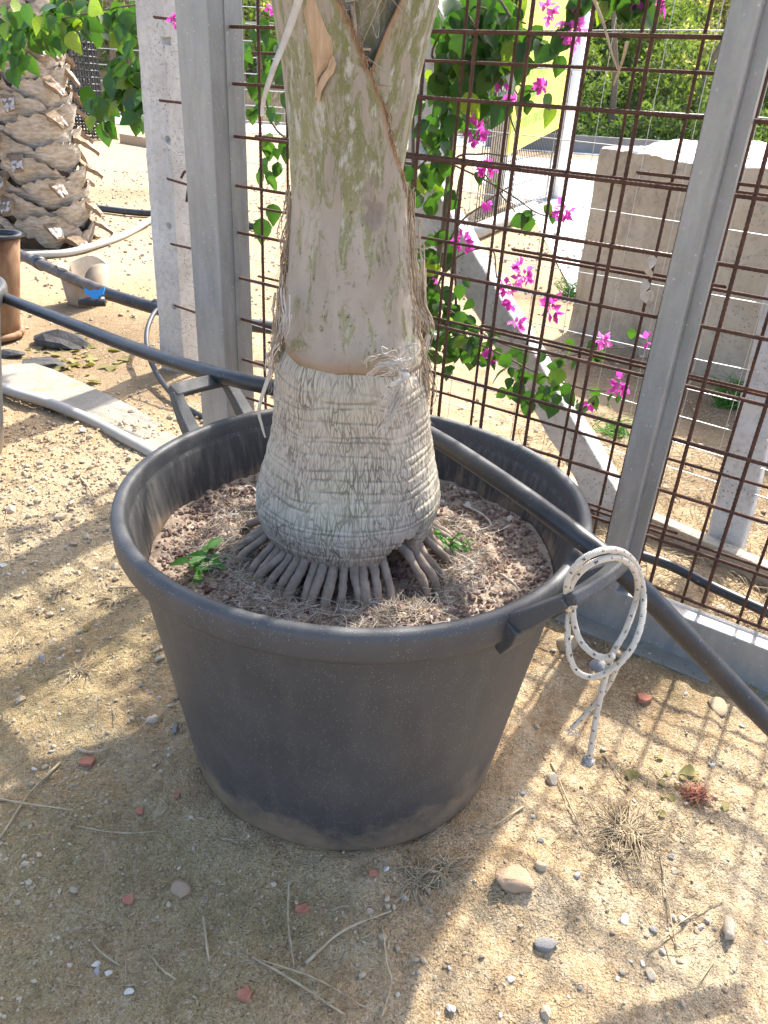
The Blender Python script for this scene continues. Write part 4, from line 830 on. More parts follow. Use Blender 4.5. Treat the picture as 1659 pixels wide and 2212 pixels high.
# split wood sliver let into the left sheath
sl_ = []
for z, ta, tb2 in ((1.70, -.72, -.34), (1.60, -.64, -.28), (1.561, -.60, -.245), (1.52, -.535, -.20), (1.49, -.495, -.175), (1.472, -.478, -.20), (1.462, -.470, -.30), (1.45, -.462, -.40), (1.425, -.447, -.43)): 
    r = shaft_prof(z)+.0185; sl_.append([tpos(ta, z, r), tpos((ta+tb2)/2, z, r+.003), tpos(tb2, z, r)])
o = part('split_sliver', np.array(sl_).reshape(-1, 3), grid(9, 3), M['wood'], palm); sm = o.modifiers.new('t', 'SOLIDIFY'); sm.thickness = .004; o['label'] = 'pale split wood sliver in the sheath'
fl_ = []
for z, t in ((1.475, -.19), (1.463, -.23), (1.45, -.33), (1.435, -.41), (1.42, -.44)): r = shaft_prof(z)+.020; fl_.append([tpos(t-.03, z, r), tpos(t+.035, z+.006, r+.008), tpos(t+.07, z-.004, r+.004)])
part('curled_flap', np.array(fl_).reshape(-1, 3), grid(5, 3), M['wood'], palm)
# dark fibres in the cleft
def strand(P, r0, r1, k=4): P = smoothpath(P, 5); return tube(P, np.linspace(r0, r1, len(P)), k, False)
L = []
for i in range(26):
    z = rng.uniform(1.44, 1.60); t = rng.uniform(.0, .55); a = tpos(t, z, .094+.01*rng.uniform()); L.append(strand([a, a+rng.normal(size=3)*.010, a+np.array([rng.normal()*.02, -.006, -.05*rng.uniform()])], .0016, .0005))
a = tpos(.16, 1.50, .118); L.append(strand([tpos(.05, 1.545, .099), tpos(.10, 1.515, .105), tpos(.06, 1.49, .103)], .005, .003, 6)); L.append(strand([tpos(.08, 1.475, .099), tpos(.2, 1.49, .107), tpos(.34, 1.492, .103)], .003, .002, 6))
o = part('cleft_fibre', *join(L), M['fibre'], palm); tag(o, kind='stuff')
L = []
for i in range(150):                                  # frayed brown lip along the torn edge
    z = rng.uniform(1.16, 1.58); t = thrA(z)+.01; r = shaft_prof(z)+.016; a = tpos(t, z, r); q = tpos(t+rng.uniform(.0, .10), z-rng.uniform(.0, .03), r+rng.uniform(-.004, .005)); L.append(strand([a, (a+q)/2+rng.normal(size=3)*.002, q], rng.uniform(.0008, .0018), .0005))
tag(part('edge_fibre', *join(L), M['edgefibre'], palm), kind='stuff')
# torn edge fibres, left side and right side
def fibres(name, specs, n, mat, seed):
    r = np.random.default_rng(seed); L = []
    for i in range(n):
        z = r.uniform(*specs['z']); t = specs['t']+r.normal()*specs['dt']; rad = shaft_prof(z)+.012+r.uniform(0, specs['out']); ln = r.uniform(.04, .13)
        a = tpos(t, z, rad); b = tpos(t+r.normal()*.05, z-ln*.5, rad+r.normal()*.008); c = tpos(t+r.normal()*.10, z-ln, rad+r.normal()*.014)
        L.append(strand([a, b, c], r.uniform(.0006, .0018), .0003))
    o = part(name, *join(L), M[mat], palm); tag(o, kind='stuff'); return o
fibres('torn_fibre', dict(z=(.98, 1.29), t=-1.45, dt=.10, out=.016), 260, 'fibre', 1)
fibres('torn_fibre', dict(z=(1.0, 1.30), t=1.52, dt=.10, out=.016), 200, 'fibre', 2)
fibres('torn_fibre', dict(z=(.90, 1.0), t=1.45, dt=.16, out=.020), 110, 'fibre', 3)
def strip(name, P, hw, mat, label=None, th=.0012, tw=0.):
    P = smoothpath(P, 5); L = []; n_ = int(hw*1500)
    for i in range(n_):
        a_ = rng.integers(0, max(1, len(P)//2)); b_ = rng.integers(len(P)*2//3, len(P)+1); Q = P[a_:b_]; of = rng.uniform(-1, 1); k_ = np.linspace(1, .55, len(Q))[:, None]
        Q = Q+np.array([of*hw, -.004*(1-of*of)+.003*rng.normal(), 0])*k_+np.cumsum(rng.normal(size=(len(Q), 3))*.0009, 0); L.append(tube(Q, np.linspace(rng.uniform(.0008, .0022), .0004, len(Q)), 4, False))
    V, F = join(L); o = part(name, V, F, M[mat], palm, True)
    if label: o['label'] = label
    return o
def strip_old(name, P, hw, mat, label=None, th=.0012, tw=0.):
    P = smoothpath(P, 6); V, F = ribbon_box(P, np.linspace(hw, hw*.35, len(P))*(1+.3*np.sin(np.arange(len(P))*1.1)), th, np.array([.15, -1, .25])); V = V+.0018*fbm(V[:, 0]*60, V[:, 1]*60, V[:, 2]*60, 2)[:, None]
    o = part(name, V, F, M[mat], palm, True)
    if label: o['label'] = label
    return o
def tp(px, py, r): # a point on the trunk front
    z0 = 1.44-r; return atY(px, py, z0)
strip('bark_strip', [tp(905, 770, .125), tp(925, 705, .125), tp(905, 650, .118), tp(897, 560, .11), tp(893, 470, .10)][::-1], .016, 'fibre')
strip('bark_strip', [tp(610, 590, .10), tp(604, 660, .115), tp(600, 710, .125), tp(590, 760, .13), tp(585, 800, .12)], .011, 'fibre')
strip('bark_strip', [tp(612, 620, .11), tp(616, 690, .125), tp(604, 735, .14)], .012, 'dead')
strip('bark_strip', [tp(600, 740, .14), tp(585, 770, .13), tp(582, 830, .12)], .009, 'dead')
strip('frayed_strip', [tp(872, 800, .165), tp(866, 840, .165), tp(848, 875, .172), tp(835, 915, .178), tp(800, 950, .182)], .009, 'dead', 'frayed pale strip hanging over the ringed trunk')
strip('frayed_strip', [tp(870, 830, .168), tp(858, 870, .174), tp(842, 905, .178), tp(825, 925, .18)], .006, 'dead')
strip('frayed_strip', [tp(890, 770, .15), tp(855, 783, .165), tp(815, 795, .165), tp(785, 828, .166)], .009, 'dead')
strip('frayed_strip', [tp(868, 745, .15), tp(845, 765, .165), tp(810, 775, .166), tp(785, 780, .166)], .007, 'fibre')
# curled white scrap
L = []
for i in range(9):
    t = i/8; a = tp(862+14*math.sin(t*5), 800+38*t, .172); L.append([a+np.array([-.008+.002*math.sin(t*6), -.002, .0]), a+np.array([0, -.010*math.sin(t*3.1)-.002, 0]), a+np.array([.008, -.003, .002])])
o = part('curled_scrap', np.array(L).reshape(-1, 3), grid(9, 3), M['dead'], palm); sm = o.modifiers.new('t', 'SOLIDIFY'); sm.thickness = .0015; o['label'] = 'white curled dry scrap on the trunk'
L = []
for i in range(34):
    a = tp(rng.uniform(815, 900), rng.uniform(740, 805), .158); q = a+np.array([rng.normal()*.02-.01, -.006-.008*rng.uniform(), rng.normal()*.012]); L.append(strand([a, q, q+np.array([rng.normal()*.018-.008, -.002, -.02*rng.uniform()])], .0011, .0004))
for i in range(26):
    a = tp(rng.uniform(830, 872), rng.uniform(820, 900), .175); L.append(strand([a, a+np.array([-.006+rng.normal()*.006, -.004, -.014]), a+np.array([-.016+rng.normal()*.01, -.002, -.034])], .0009, .0003))
tag(part('frayed_fibre', *join(L), M['dead'], palm), kind='stuff')
# grey feeding roots under the swollen foot, each its own piece
t = -1.95
while t < 1.95:
    t += rng.uniform(.092, .135)
    if .52 < t < .80 or (abs(t) > .8 and rng.uniform() < .22): continue
    side_ = min(1, abs(t)/1.6); ln = rng.uniform(.042, .070)+.028*side_; r0 = rng.uniform(.0086, .0116); ts = t+rng.normal()*(.03+.05*side_); zt = rng.uniform(.612, .626)
    P = smoothpath([tpos(t, zt, .142), tpos(t, zt-.008, .166), tpos(t, .594, .184), tpos((t+ts)/2, .566, .190+.42*ln), tpos(ts, .532, .186+.8*ln), tpos(ts+rng.normal()*.02, .500, .186+ln)], 5)
    V, F = tube(P, np.linspace(r0, r0*rng.uniform(.75, .95), len(P))*(1+.05*rng.normal(size=len(P))), 10); V = V+.0012*fbm(V[:, 0]*90, V[:, 1]*90, V[:, 2]*90, 3)[:, None]; part('root', V, F, M['root'], palm)
L = []
for i in range(1900):                                  # fine hair roots on the soil
    t = rng.uniform(-2.2, 2.2); r = rng.uniform(.20, .385) if i % 4 == 0 else rng.uniform(.215, .31); a = tpos(t, 0, r); 
    if np.hypot(a[0]-POT[0], a[1]-POT[1]) > .385: continue
    z = float(soilh(np.array([a[0]]), np.array([a[1]]))[0])+.003; a[2] = z; b = a+np.array([rng.normal()*.018, rng.normal()*.018, rng.uniform(.002, .014)]); c = b+np.array([rng.normal()*.02, rng.normal()*.02, -.008*rng.uniform()])
    L.append(strand([a, b, c], rng.uniform(.0005, .0014), .0004, 3))
tag(part('hair_root', *join(L[::2]), M['fibre'], palm), kind='stuff'); tag(part('hair_root', *join(L[1::2]), M['dead'], palm), kind='stuff')
for P in ([(480, 1230), (485, 1180), (500, 1130), (545, 1105), (560, 1095)], [(560, 1135), (520, 1150), (495, 1160)], [(1000, 1090), (1040, 1110), (1060, 1135), (1020, 1150)], [(1080, 1240), (1110, 1260), (1130, 1290)], [(930, 1250), (945, 1290), (960, 1320)], [(515, 1060), (540, 1050), (565, 1075)]):
    Q = [G(x, y, SZ+.014+.006*rng.uniform()) for x, y in P]; part('surface_root', *tube(smoothpath(Q, 6), .0028, 6), M['dead'], palm)
# fronds above the picture: arched stalks with leaflets
def frond(az, ln, rise, droop, seed, z0=1.95):
    r = np.random.default_rng(seed); d = np.array([math.cos(az), math.sin(az), 0]); sd_ = np.cross(d, EZ); t = np.linspace(0, 1, 26)
    P = np.array([TX, TY, z0])+np.outer(t*ln*.85, d)+np.outer(rise*t-droop*t**2.2, EZ); L = [tube(P, np.linspace(.02, .004, 26), 6)]
    for i in range(5, 26):
        for h in (0., .5):
            for s in (-1, 1):
                tt_ = min(25, i+h); p = P[int(tt_)]+(P[min(25, int(tt_)+1)]-P[int(tt_)])*(tt_ % 1); l_ = .42*math.sin(math.pi*(.15+.8*i/27))*r.uniform(.8, 1.1)+.08
                v = sd_*s*.85+d*.45+EZ*r.uniform(-.15, .3); v /= np.linalg.norm(v); w_ = np.cross(v, EZ+r.normal(size=3)*.5); w_ = w_/np.linalg.norm(w_)*.014
                q1, q2 = p+v*l_*.5, p+v*l_-EZ*.12*l_; L.append((np.array([p-w_*.4, p+w_*.4, q1-w_, q1+w_, q2]), [(0, 1, 3, 2), (2, 3, 4)]))
    V, F = join(L); part('frond', V, F, M['frond'], palm, False)
for i, (az, ln, rise, dr_) in enumerate(((35, 2.0, 1.2, .7), (75, 2.3, 1.5, .9), (120, 2.1, 1.3, .9), (170, 2.2, 1.2, .9), (235, 1.9, 1.4, .5), (305, 1.9, 1.5, .6))): frond(math.radians(az), ln, rise, dr_, i)
# dry leaflet hanging past the trunk on the left, and two wisps over the gate
def wisp(pts, hw, lb, mat='dead'):
    P = smoothpath(pts, 8); V, F = ribbon_box(P, np.linspace(hw, hw*.4, len(P)), .0008, np.array([.1, -1, .1])); tag(part('dry_leaflet', V, F, M[mat]), lb, 'leaflet')
wisp([atY(660, -60, 1.30), atY(642, 10, 1.30), atY(618, 80, 1.30), atY(590, 150, 1.29), atY(570, 215, 1.29), atY(566, 252, 1.29)], .0065, 'long dry leaflet hanging left of the palm trunk')
wisp([onf(1265, -40, -.05), onf(1300, 40, -.05), onf(1320, 110, -.05), onf(1334, 150, -.05)], .004, 'dry straw wisp hanging over the gate bars', 'dry')
wisp([onf(1355, 90, -.03), onf(1345, 130, -.02), onf(1325, 185, -.01)], .005, 'short dry blade caught on the gate bars', 'dry')
wisp([tp(585, 800, .12), atY(560, 880, 1.33), atY(566, 920, 1.33), atY(573, 945, 1.33)], .004, 'thin dry thread hanging off the trunk over the pot')

# ------------------------------------------------------------------ thick black pipe across the pot, rope
HP = smoothpath([G(-120, 600, .66), G(0, 640, .66), G(130, 690, .68), G(270, 745, .72), G(400, 790, .76), G(505, 818, .785), G(580, 835, .785), G(700, 862, .775), G(850, 905, .765), G(950, 952, .755), G(1100, 1050, .745), G(1200, 1122, .738), G(1300, 1198, .722), G(1380, 1268, .68), G(1470, 1362, .60), G(1570, 1468, .50), G(1659, 1560, .42), G(1760, 1660, .33)], 8)
tag(part('water_pipe', *tube(HP, .0205, 18), M['hose']), 'thick black water pipe lying across the pot behind the trunk', 'pipe')
rp = thing('rope', 'white rope with black flecks looped over the pipe and pot handle', 'rope', G(1310, 1440, .5))
hd = G(1262, 1285, .765); hn = np.array([-.25, -1, 0.]); hn /= np.linalg.norm(hn)
def RPt(px, py, d): return onp(px, py, hd+hn*-d, hn)
def rope(pts, r=.0054, name='strand'):
    P = smoothpath([RPt(*q) for q in pts], 10); V, F = tube(P, r, 12); uv = np.vstack([tube_uv(P, 12)]); part(name, V, F, M['rope'], rp, True, uv)
rope([(1228, 1318, .02), (1224, 1270, -.02), (1238, 1230, -.03), (1272, 1200, -.03), (1318, 1187, .0), (1356, 1200, .05), (1380, 1235, .09), (1390, 1285, .10), (1386, 1345, .06), (1365, 1400, .03), (1330, 1440, .02), (1285, 1462, .02), (1248, 1452, .02), (1230, 1415, .02), (1226, 1360, .03), (1232, 1310, .04)])
rope([(1240, 1310, .03), (1230, 1275, -.015), (1252, 1237, -.025), (1290, 1212, -.02), (1335, 1205, .02), (1368, 1228, .07), (1378, 1268, .10), (1370, 1310, .10), (1350, 1365, .06), (1322, 1415, .035), (1306, 1470, .03), (1292, 1530, .03), (1281, 1590, .03), (1274, 1635, .03)])
rope([(1236, 1300, .035), (1240, 1345, .03), (1254, 1385, .025), (1280, 1412, .015), (1305, 1420, .010), (1326, 1417, .005)])
rope([(1335, 1436, .035), (1315, 1478, .05), (1285, 1520, .055), (1258, 1550, .06), (1236, 1572, .06)], .0048)
q = RPt(1270, 1645, .03); v, f = ICO = (I2*np.array([.012, .012, .014])+q, IF2); v = v+.003*fbm(v[:, 0]*120, v[:, 1]*120, v[:, 2]*120, 2)[:, None]; part('taped_end', v, f, m_two('melted_rope_end', (.03, .03, .035), (.6, .58, .54), 160), rp)
L = [strand([RPt(1236, 1572, .06), RPt(1236+rng.normal()*8, 1580, .06), RPt(1234+rng.normal()*12, 1590, .06)], .001, .0005) for _ in range(14)]; part('frayed_end', *join(L), M['dead'], rp)

# ------------------------------------------------------------------ bougainvillea
def leaf_mesh(seed, fold=.28, curl=.25):
    r = np.random.default_rng(seed); ys = np.array([0, .12, .3, .5, .72, .9, 1.0]); hw = np.array([.02, .25, .36, .345, .22, .08, .0])*r.uniform(.9, 1.1); V = []
    for y, w_ in zip(ys, hw):
        zc = -curl*y*y; V += [(-w_, y, zc+fold*w_+.03*r.normal()*w_), (0, y, zc), (w_, y, zc+fold*w_+.03*r.normal()*w_)]
    F = [(3*i+j, 3*i+j+1, 3*i+j+4, 3*i+j+3) for i in range(6) for j in (0, 1)]; V = np.array(V); V[:, 1] += .0
    return mesh_data('leaf', V, F, M['leaf'])
LM = [leaf_mesh(i, .15+.1*(i % 4), .1+.12*(i % 3)) for i in range(8)]
def ori(tip, nrm):
    y = np.array(tip, float); y /= np.linalg.norm(y); z = np.array(nrm, float); z -= y*y.dot(z); z /= np.linalg.norm(z)+1e-9; x = np.cross(y, z); return Matrix(((x[0], y[0], z[0]), (x[1], y[1], z[1]), (x[2], y[2], z[2])))
class Vine:
    def __init__(s, label, base): s.root = thing('bougainvillea', label, 'shrub', base); s.n = 0; s.extra = []
    def leaf(s, p, size, hang=.75):
        tip = np.array([rng.normal()*.55, rng.normal()*.45, -hang+rng.normal()*.35]); nr = np.array([rng.normal()*.5, -1+rng.normal()*.5, .7+rng.normal()*.4])
        if s.n < 295: inst('leaf', LM[rng.integers(8)], p, ori(tip, nr), size, s.root)
        else: s.extra.append((p, size, ori(tip, nr)))
        s.n += 1
    def stem(s, P, r=.004): P = smoothpath(P, 6); part('stem', *tube(P, np.linspace(r, r*.45, len(P)), 6), M['stem'], s.root); return P
    def cluster(s, cx, cy, rx, ry, n, off, doff, size=.075):
        for _ in range(n):
            a = rng.uniform(0, 6.283); q = math.sqrt(rng.uniform()); s.leaf(onf(cx+rx*q*math.cos(a), cy+ry*q*math.sin(a), off+rng.uniform(-doff, doff)), size*rng.uniform(.6, 1.15))
    def along(s, pts, n, size=.07, r=.004, sp=.03):
        P = s.stem([onf(*q) for q in pts], r)
        for _ in range(n): i = rng.integers(1, len(P)); s.leaf(P[i]+rng.normal(size=3)*sp*np.array([.6, .5, .7]), size*rng.uniform(.6, 1.15))
        return P
    def flower(s, px, py, off, rad, n):
        c = onf(px, py, off); L = []
        for _ in range(n):
            d = rng.normal(size=3); d /= np.linalg.norm(d); o_ = c+d*rad*rng.uniform(.2, .75)*np.array([.85, .7, 1.1]); dd = d*.8+np.array([0, -.2, -.25])+rng.normal(size=3)*.35; dd /= np.linalg.norm(dd); u = np.cross(dd, EZ+rng.normal(size=3)*.3); u /= np.linalg.norm(u)
            for b in range(3):
                R_ = Matrix.Rotation(b*2.09, 3, Vector(tuple(dd))); uu_ = np.array(R_ @ Vector(tuple(u))); sz_ = .026*rng.uniform(.75, 1.2); nn = np.cross(dd, uu_)
                ax = dd*.65+uu_*.6; ax /= np.linalg.norm(ax); V = [o_, o_+ax*sz_*.5+nn*sz_*.38+uu_*.004, o_+ax*sz_*1.15, o_+ax*sz_*.5-nn*sz_*.38+uu_*.004, o_+ax*sz_*.5-uu_*.003]
                L.append((np.array(V), [(0, 4, 1), (4, 2, 1), (0, 3, 4), (4, 3, 2)]))
        V, F = join(L); part('flower_cluster', V, F, M['petal'], s.root)
    def finish(s):
        if s.extra:
            b = [(np.array([v.co[:] for v in m.vertices]), [list(p.vertices) for p in m.polygons]) for m in LM]; L = []
            for i, (p, sz_, R_) in enumerate(s.extra): v, f = b[i % 8]; L.append((v*sz_@np.array(R_).T+p, f))
            tag(part('foliage', *join(L), M['leaf'], s.root), kind='stuff')
v = Vine('magenta flowering bougainvillea climbing the fence right of the palm trunk', FP(-1.05, .5, 0))
mainP = v.stem([FP(-1.05, .5, 0), FP(-1.08, .48, .5), FP(-1.0, .45, 1.), FP(-.95, .4, 1.5), FP(-.7, .35, 1.9)], .014); v.stem([FP(-1.15, .52, 0), FP(-1.2, .5, .6), FP(-1.15, .45, 1.2), FP(-1.2, .4, 1.8)], .011)
for i_ in range(7): v.stem([FP(-1.05+rng.normal()*.1, .48, .3+.2*i_), onf(930+rng.uniform(0, 60), 600-80*i_, .42), onf(1000+rng.uniform(0, 60), 520-80*i_+rng.normal()*40, .36), onf(1070+rng.uniform(0, 90), 560-80*i_+rng.normal()*60, .3)], .005)
# flowers and near sprays first (they show largest)
v.along([(930, 690, .40), (1010, 730, .34), (1090, 770, .28), (1170, 810, .22), (1260, 840, .2), (1320, 845, .2)], 44, .062, .005, .05)
v.along([(930, 640, .42), (1000, 690, .36), (1080, 740, .32), (1200, 770, .3), (1290, 755, .28), (1370, 750, .28)], 24, .055, .004, .035)
v.along([(905, 300, .40), (960, 345, .34), (1050, 390, .28), (1110, 425, .25), (1160, 460, .22), (1205, 470, .22)], 10, .06, .004, .02)
v.along([(1080, 0, .3), (1120, 60, .28), (1180, 100, .25), (1225, 95, .22)], 16, .07, .005, .035)
v.along([(1200, -30, .26), (1300, -5, .22), (1400, -5, .2), (1440, 5, .2)], 22, .075, .004, .03)
v.along([(1010, 30, .3), (1080, 140, .28), (1140, 195, .25), (1170, 190, .25)], 9, .065, .004, .045)
v.cluster(1060, 75, 70, 90, 40, .30, .10, .085); v.cluster(1030, 150, 100, 95, 58, .38, .14, .085); v.cluster(960, 230, 55, 70, 30, .40, .10, .08)
v.cluster(950, 390, 55, 80, 34, .42, .10, .072); v.cluster(950, 560, 50, 70, 26, .44, .10, .07); v.cluster(970, 650, 65, 75, 40, .42, .10, .066); v.cluster(1000, 745, 80, 50, 40, .38, .10, .064); v.cluster(1160, 830, 75, 38, 26, .25, .08, .06)
v.cluster(1030, 40, 110, 60, 60, .42, .15, .085); v.cluster(575, 130, 60, 130, 46, .40, .12, .08); v.cluster(580, 330, 35, 60, 16, .42, .1, .075); v.leaf(onf(566, 470, .2), .10, 1.2); v.leaf(onf(590, 440, .3), .085, 1.2)
v.stem([FP(-1.15, .45, 1.2), onf(620, 300, .42), onf(570, 180, .4), onf(560, 60, .38)], .006)
for f_ in ((1030, 285, .26, .045, 11), (1050, 360, .26, .035, 9), (1000, 522, .3, .034, 9), (1130, 590, .26, .045, 11), (1095, 622, .26, .034, 7), (1190, 665, .24, .036, 9), (1118, 698, .26, .026, 5), (1215, 455, .2, .032, 8), (1300, 738, .26, .026, 6), (1340, 830, .18, .030, 8), (1398, 735, .27, .012, 2), (1275, 872, .2, .012, 2), (1060, 770, .3, .020, 4), (1240, 70, .22, .034, 9), (1225, 30, .24, .03, 6), (1170, 190, .24, .020, 4), (1110, 200, .26, .02, 4), (1440, 8, .2, .020, 3), (1180, 20, .26, .03, 6), (1380, 0, .2, .02, 3), (1055, 445, .3, .010, 2), (1105, 650, .26, .028, 5), (940, 595, .4, .018, 3), (580, 15, .38, .02, 3), (1065, 175, .3, .016, 2)): v.flower(*f_)
v.finish()
v2 = Vine('leafy bougainvillea branches hanging over the rough palm behind the pitted post', FP(-2.6, WO+.35, 0))
P = v2.stem([FP(-2.6, WO+.35, 0), FP(-2.62, WO+.35, 1.), FP(-2.65, WO+.33, 1.75), FP(-2.9, WO+.4, 2.05)], .012)
v2.along([(420, 110, WO+.3), (330, 165, WO+.3), (260, 205, WO+.25), (205, 235, WO+.2)], 40, .12, .005, .07); v2.cluster(290, 170, 55, 55, 44, WO+.28, .12, .12); v2.cluster(300, 235, 40, 30, 14, WO+.25, .1, .15)
v2.along([(420, 20, WO+.4), (300, 10, WO+.5), (160, 35, WO+.5), (40, 60, WO+.5), (-40, 90, WO+.5)], 64, .115, .006, .08); v2.cluster(130, 35, 160, 38, 80, WO+.55, .2, .12); v2.cluster(20, 110, 40, 40, 16, WO+.5, .15, .12); v2.cluster(270, 60, 40, 50, 20, WO+.5, .15, .11)
v2.flower(373, 45, WO-.15, .022, 4); v2.finish()

# ------------------------------------------------------------------ small weeds, litter, straw
def weed(px, py, z, label, n, h, size, seed):
    r = np.random.default_rng(seed); p = G(px, py, z); rt = thing('weed', label, 'weed', p)
    for i in range(n):
        a = r.uniform(0, 6.28); tip = p+np.array([math.cos(a)*h*.6*r.uniform(.3, 1), math.sin(a)*h*.5*r.uniform(.2, 1), h*r.uniform(.4, 1.1)]); part('stem', *tube(smoothpath([p, (p+tip)/2+EZ*.005, tip], 4), .0011, 5), M['weed'], rt)
        for q in range(3):
            s = p+(tip-p)*(1-.3*q); o = inst('leaf', WMs[r.integers(4)], s, ori((math.cos(a+q*2.4), math.sin(a+q*2.4)-.2, r.uniform(-.3, .4)), (r.normal()*.4, -.6, 1)), (size*.78*r.uniform(.7, 1.2), size*r.uniform(.8, 1.2), size), rt)
WMs = []
for i in range(4):
    m_ = LM[i].copy(); m_.materials.clear(); m_.materials.append(M['weed']); WMs.append(m_)
weed(440, 1240, SZ+.01, 'bright green seedling with oval leaves at the left of the roots', 6, .05, .044, 4); weed(965, 1195, SZ+.03, 'small light green weed with tiny leaves right of the roots', 13, .045, .017, 5); weed(1002, 1192, SZ+.03, 'tiny green sprout beside the light green weed', 4, .035, .013, 6)
LT = []
for i in range(4):
    m_ = LM[i+2].copy(); m_.materials.clear(); m_.materials.append(M['litter']); LT.append(m_)
DPm = []
for i in range(4):
    m_ = LM[i].copy(); m_.materials.clear(); m_.materials.append(M['dead']); DPm.append(m_)
def lit(px, py, size, lb, z=None, grp=None):
    p = onground(px, py, .004) if z is None else G(px, py, z); a = rng.uniform(0, 6.28); tag(inst('fallen_leaf', LT[rng.integers(4)], p, ori((math.cos(a), math.sin(a), .05), (rng.normal()*.3, rng.normal()*.3, 1)), size), lb, 'leaf', grp)
for i_, (px, py) in enumerate(((1412, 552), (1402, 578), (1398, 606), (1408, 625), (1392, 628))): tag(inst('dry_petal', DPm[i_ % 4], onf(px, py, -.02), ori((rng.normal()*.5, rng.normal()*.3, -1), (rng.normal(), -1, rng.normal())), .035), 'curled dry petal dangling beside the slim steel post', 'petal', 'dry petals by the slim post')
lit(363, 1140, .03, 'single fallen yellow green leaf on the pot soil', SZ+.02); lit(195, 1355, .035, 'slim grey green leaf on the soil left of the pot'); lit(1365, 1665, .05, 'long pale leaf blade lying upright in the sun'); lit(1500, 1670, .045, 'crumpled tan leaf on reddish litter')
for i in range(70): lit(rng.normal(150, 60), rng.normal(775, 30), rng.uniform(.04, .09), 'fallen leaf among the litter beside the concrete slab', None, 'fallen leaves by the slab')
for i in range(14): lit(rng.normal(1490, 60), rng.normal(1690, 30), rng.uniform(.015, .03), 'small dry leaf scrap in the reddish litter', None, 'leaf scraps in the reddish litter')
def stick(pts, r, lb, grp=None, mat='dry'):
    P = smoothpath([onground(x, y, r+.003+(.006 if 0 < i < len(pts)-1 else 0)) for i, (x, y) in enumerate(pts)], 6); V, F = tube(P, np.linspace(r, r*.6, len(P)), 6); V = V+.0006*rng.normal(size=V.shape); tag(part('dry_stalk', V, F, M[mat]), lb, 'stalk', grp)
ST = [([(660, 2085), (740, 2020), (845, 1970)], .0035, 'long bent twig lying in front of the pot'), ([(440, 1985), (445, 2030), (452, 2080)], .003, 'short thick dry stalk standing out on bare soil'), ([(545, 2070), (640, 2130), (745, 2195)], .0025, 'straight pale straw crossing a second one below the twig'), ([(555, 2075), (680, 2120), (790, 2180)], .002, 'thin straw crossing the straight pale straw'), ([(625, 1900), (622, 1990), (635, 2095)], .0022, 'thin upright straw running towards the pot foot'), ([(130, 1650), (70, 1720), (0, 1815)], .0035, 'ochre cane slanting away from the red shard'), ([(0, 1730), (60, 1745), (160, 1755)], .0025, 'pale straw crossing the ochre cane'), ([(170, 1780), (250, 1805), (340, 1800)], .0018, 'curved wiry stalk on mossy soil'), ([(235, 1275), (290, 1278), (325, 1282)], .005, 'smooth tan stick poking from under the pot'), ([(165, 1620), (200, 1630), (240, 1618)], .004, 'forked white stick in a small light patch'), ([(825, 2000), (835, 2090), (845, 2130), (825, 2200)], .0022, 'thin bent straw in the foreground shade'), ([(1190, 1650), (1230, 1750), (1260, 1800)], .002, 'thin straw on the sunlit sand right of the pot'), ([(1420, 1820), (1440, 1950), (1460, 2050)], .002, 'long straw trailing from the dry tuft over sunlit sand'), ([(1400, 2060), (1480, 1990), (1560, 1950)], .0016, 'fine straw beside the white stone'), ([(1540, 2080), (1500, 2150), (1530, 2195)], .0016, 'looped fine straw at the picture foot'), ([(200, 2035), (215, 2060), (260, 2090)], .002, 'short wiry root on the bare soil'), ([(330, 2070), (350, 2100), (380, 2120)], .0022, 'short grey twig near the red rounded shard'), ([(1130, 1745), (1080, 1780), (1050, 1800)], .002, 'small twig leaning at the pot foot'), ([(1300, 1630), (1350, 1700), (1380, 1730)], .0016, 'straw under the hanging rope end'), ([(175, 1035), (190, 1055), (205, 1085)], .005, 'curled grey bark piece in the gravel')]
for a_ in ST: stick(*a_)
for i in range(46):
    px, py = (rng.uniform(0, 900), rng.uniform(1500, 2200)) if i % 2 else (rng.uniform(0, 300), rng.uniform(1080, 1500)); a = rng.uniform(0, 3.14); l_ = rng.uniform(15, 45)
    p = onground(px, py)
    if inpot(p[0], p[1], .40): continue
    stick([(px, py), (px+l_*.5*math.cos(a)+rng.normal()*4, py+l_*.5*math.sin(a)), (px+l_*math.cos(a), py+l_*math.sin(a))], .0012, 'tiny straw fragment on the soil', 'straw fragments on the soil')
def tuft(px, py, n, ln, lb, mat='dry', flat_=.25, dirr=None, r0=.0015):
    c = onground(px, py); L = []
    for i in range(n):
        a = rng.uniform(0, 6.28) if dirr is None else rng.normal(dirr, .9); l_ = ln*rng.uniform(.4, 1.1); e = np.array([math.cos(a), math.sin(a), flat_*rng.uniform(.0, 1)])*l_; s = c+np.array([rng.normal()*ln*.18, rng.normal()*ln*.14, .002])
        mid = s+e*.5+np.array([rng.normal()*.006, rng.normal()*.006, .01*rng.uniform()]); q = s+e; q[2] = max(q[2]-.012*rng.uniform(), gh1(q[0], q[1])+.002); L.append(strand([s, mid, q], r0*rng.uniform(.7, 1.5), .0004, 4))
    V, F = join(L); tag(part('dry_tuft', V, F, M[mat], None, True, origin=c), lb, 'dry grass')
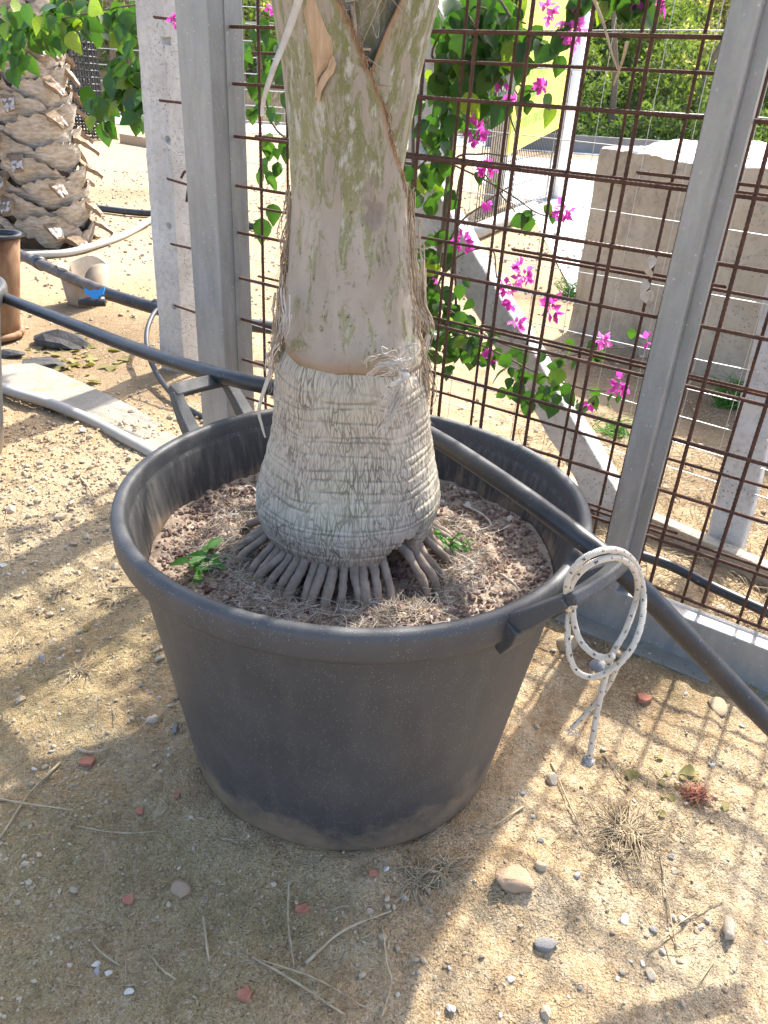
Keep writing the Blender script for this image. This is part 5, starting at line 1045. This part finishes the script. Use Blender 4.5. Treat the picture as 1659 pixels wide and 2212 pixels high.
tuft(170, 1450, 90, .075, 'tangled tuft of dead rootlets on mossy soil left of the pot'); tuft(250, 1295, 110, .085, 'spread of dead grass hugging the left side of the pot'); tuft(300, 1225, 70, .07, 'dry grass wisps between the pot and the tan stick'); tuft(1360, 1800, 170, .10, 'broad dry straw tuft on sunlit sand right of the pot'); tuft(1330, 1850, 70, .05, 'grey compact dry tuft at the edge of the straw'); tuft(1500, 1720, 90, .05, 'reddish dry litter tangle near the crumpled leaf', 'brick'); tuft(960, 1880, 60, .06, 'thin dry weeds in front of the pot foot'); tuft(900, 1900, 60, .06, 'dry stems heaped beside the pink brick chip'); tuft(130, 1275, 40, .05, 'small dead weed lying in the light left of the pot'); tuft(40, 1400, 40, .05, 'brown wiry weed at the left margin'); tuft(80, 1320, 40, .05, 'scattered rootlets beside the slim grey green leaf')
L = []
for i in range(1500):
    px, py = (rng.uniform(0, 330), rng.uniform(1080, 1560)) if i % 3 == 0 else ((rng.normal(1360, 110), rng.normal(1790, 90)) if i % 3 == 1 else (rng.uniform(0, 1659), rng.uniform(1450, 2212)))
    p = G(px, py)
    if inpot(p[0], p[1], .37) or np.dot(p-P0, NRM) > -.24: continue
    p[2] = gh1(p[0], p[1])+.002; a = rng.uniform(0, 6.28); l_ = rng.uniform(.008, .045)*(.5+rng.uniform()); d_ = np.array([math.cos(a), math.sin(a), 0])*l_; L.append(strand([p, p+d_*.5+np.array([rng.normal()*.003, rng.normal()*.003, .004]), p+d_+EZ*.001], rng.uniform(.0005, .0012), .0004, 3))
tag(part('straw_litter', *join(L), M['dry']), 'fine straw and rootlet litter strewn over the soil round the pot', 'litter', None, 'stuff')
# loose straw beyond the gate (uncountable)
L = []
for i in range(5200):
    s = rng.uniform(-1., 1.6); of = rng.uniform(.10, 1.7); p = FP(s, of, 0)
    if rng.uniform() > .35+.65*np.exp(-((s-.45)/.5)**2): continue
    a = rng.uniform(0, 6.28); l_ = rng.uniform(.03, .13); p[2] = gh1(p[0], p[1])+.004; d_ = np.array([math.cos(a), math.sin(a), 0])*l_; L.append(strand([p, p+d_*.5+EZ*rng.uniform(.002, .03), p+d_+EZ*.003], .0021, .0009, 3))
tag(part('loose_straw', *join(L), M['dry']), 'loose dry straw covering the sand behind the gate', 'straw', None, 'stuff')
L = []
for i in range(500):
    p = FP(rng.uniform(-.1, 1.3), rng.uniform(.03, .22), 0); p[2] = .0; L.append(strand([p, p+np.array([rng.normal()*.03, rng.normal()*.03, rng.uniform(.02, .09)]), p+np.array([rng.normal()*.07, rng.normal()*.06, rng.uniform(0, .08)])], .0011, .0004, 3))
tag(part('rail_straw', *join(L), M['dry']), 'dry grass tangle growing against the back of the gate rail', 'straw', None, 'stuff')
for px, py, n_, h_ in ((1580, 880, 60, .16), (1230, 640, 40, .14), (1340, 945, 30, .08)):
    p = G(px, py); L = [strand([p+rng.normal(size=3)*np.array([.05, .04, 0]), p+rng.normal(size=3)*np.array([.07, .05, .01])+EZ*h_*.6, p+rng.normal(size=3)*np.array([.11, .08, .02])+EZ*h_], .004, .001, 4) for _ in range(n_)]
    tag(part('grass_clump', *join(L), M['weed'], None, True, origin=p), {1580: 'green grass clump at the foot of the concrete block', 1230: 'small green weeds at the block corner', 1340: 'low green sprouts in the straw by the strut'}[px], 'grass')
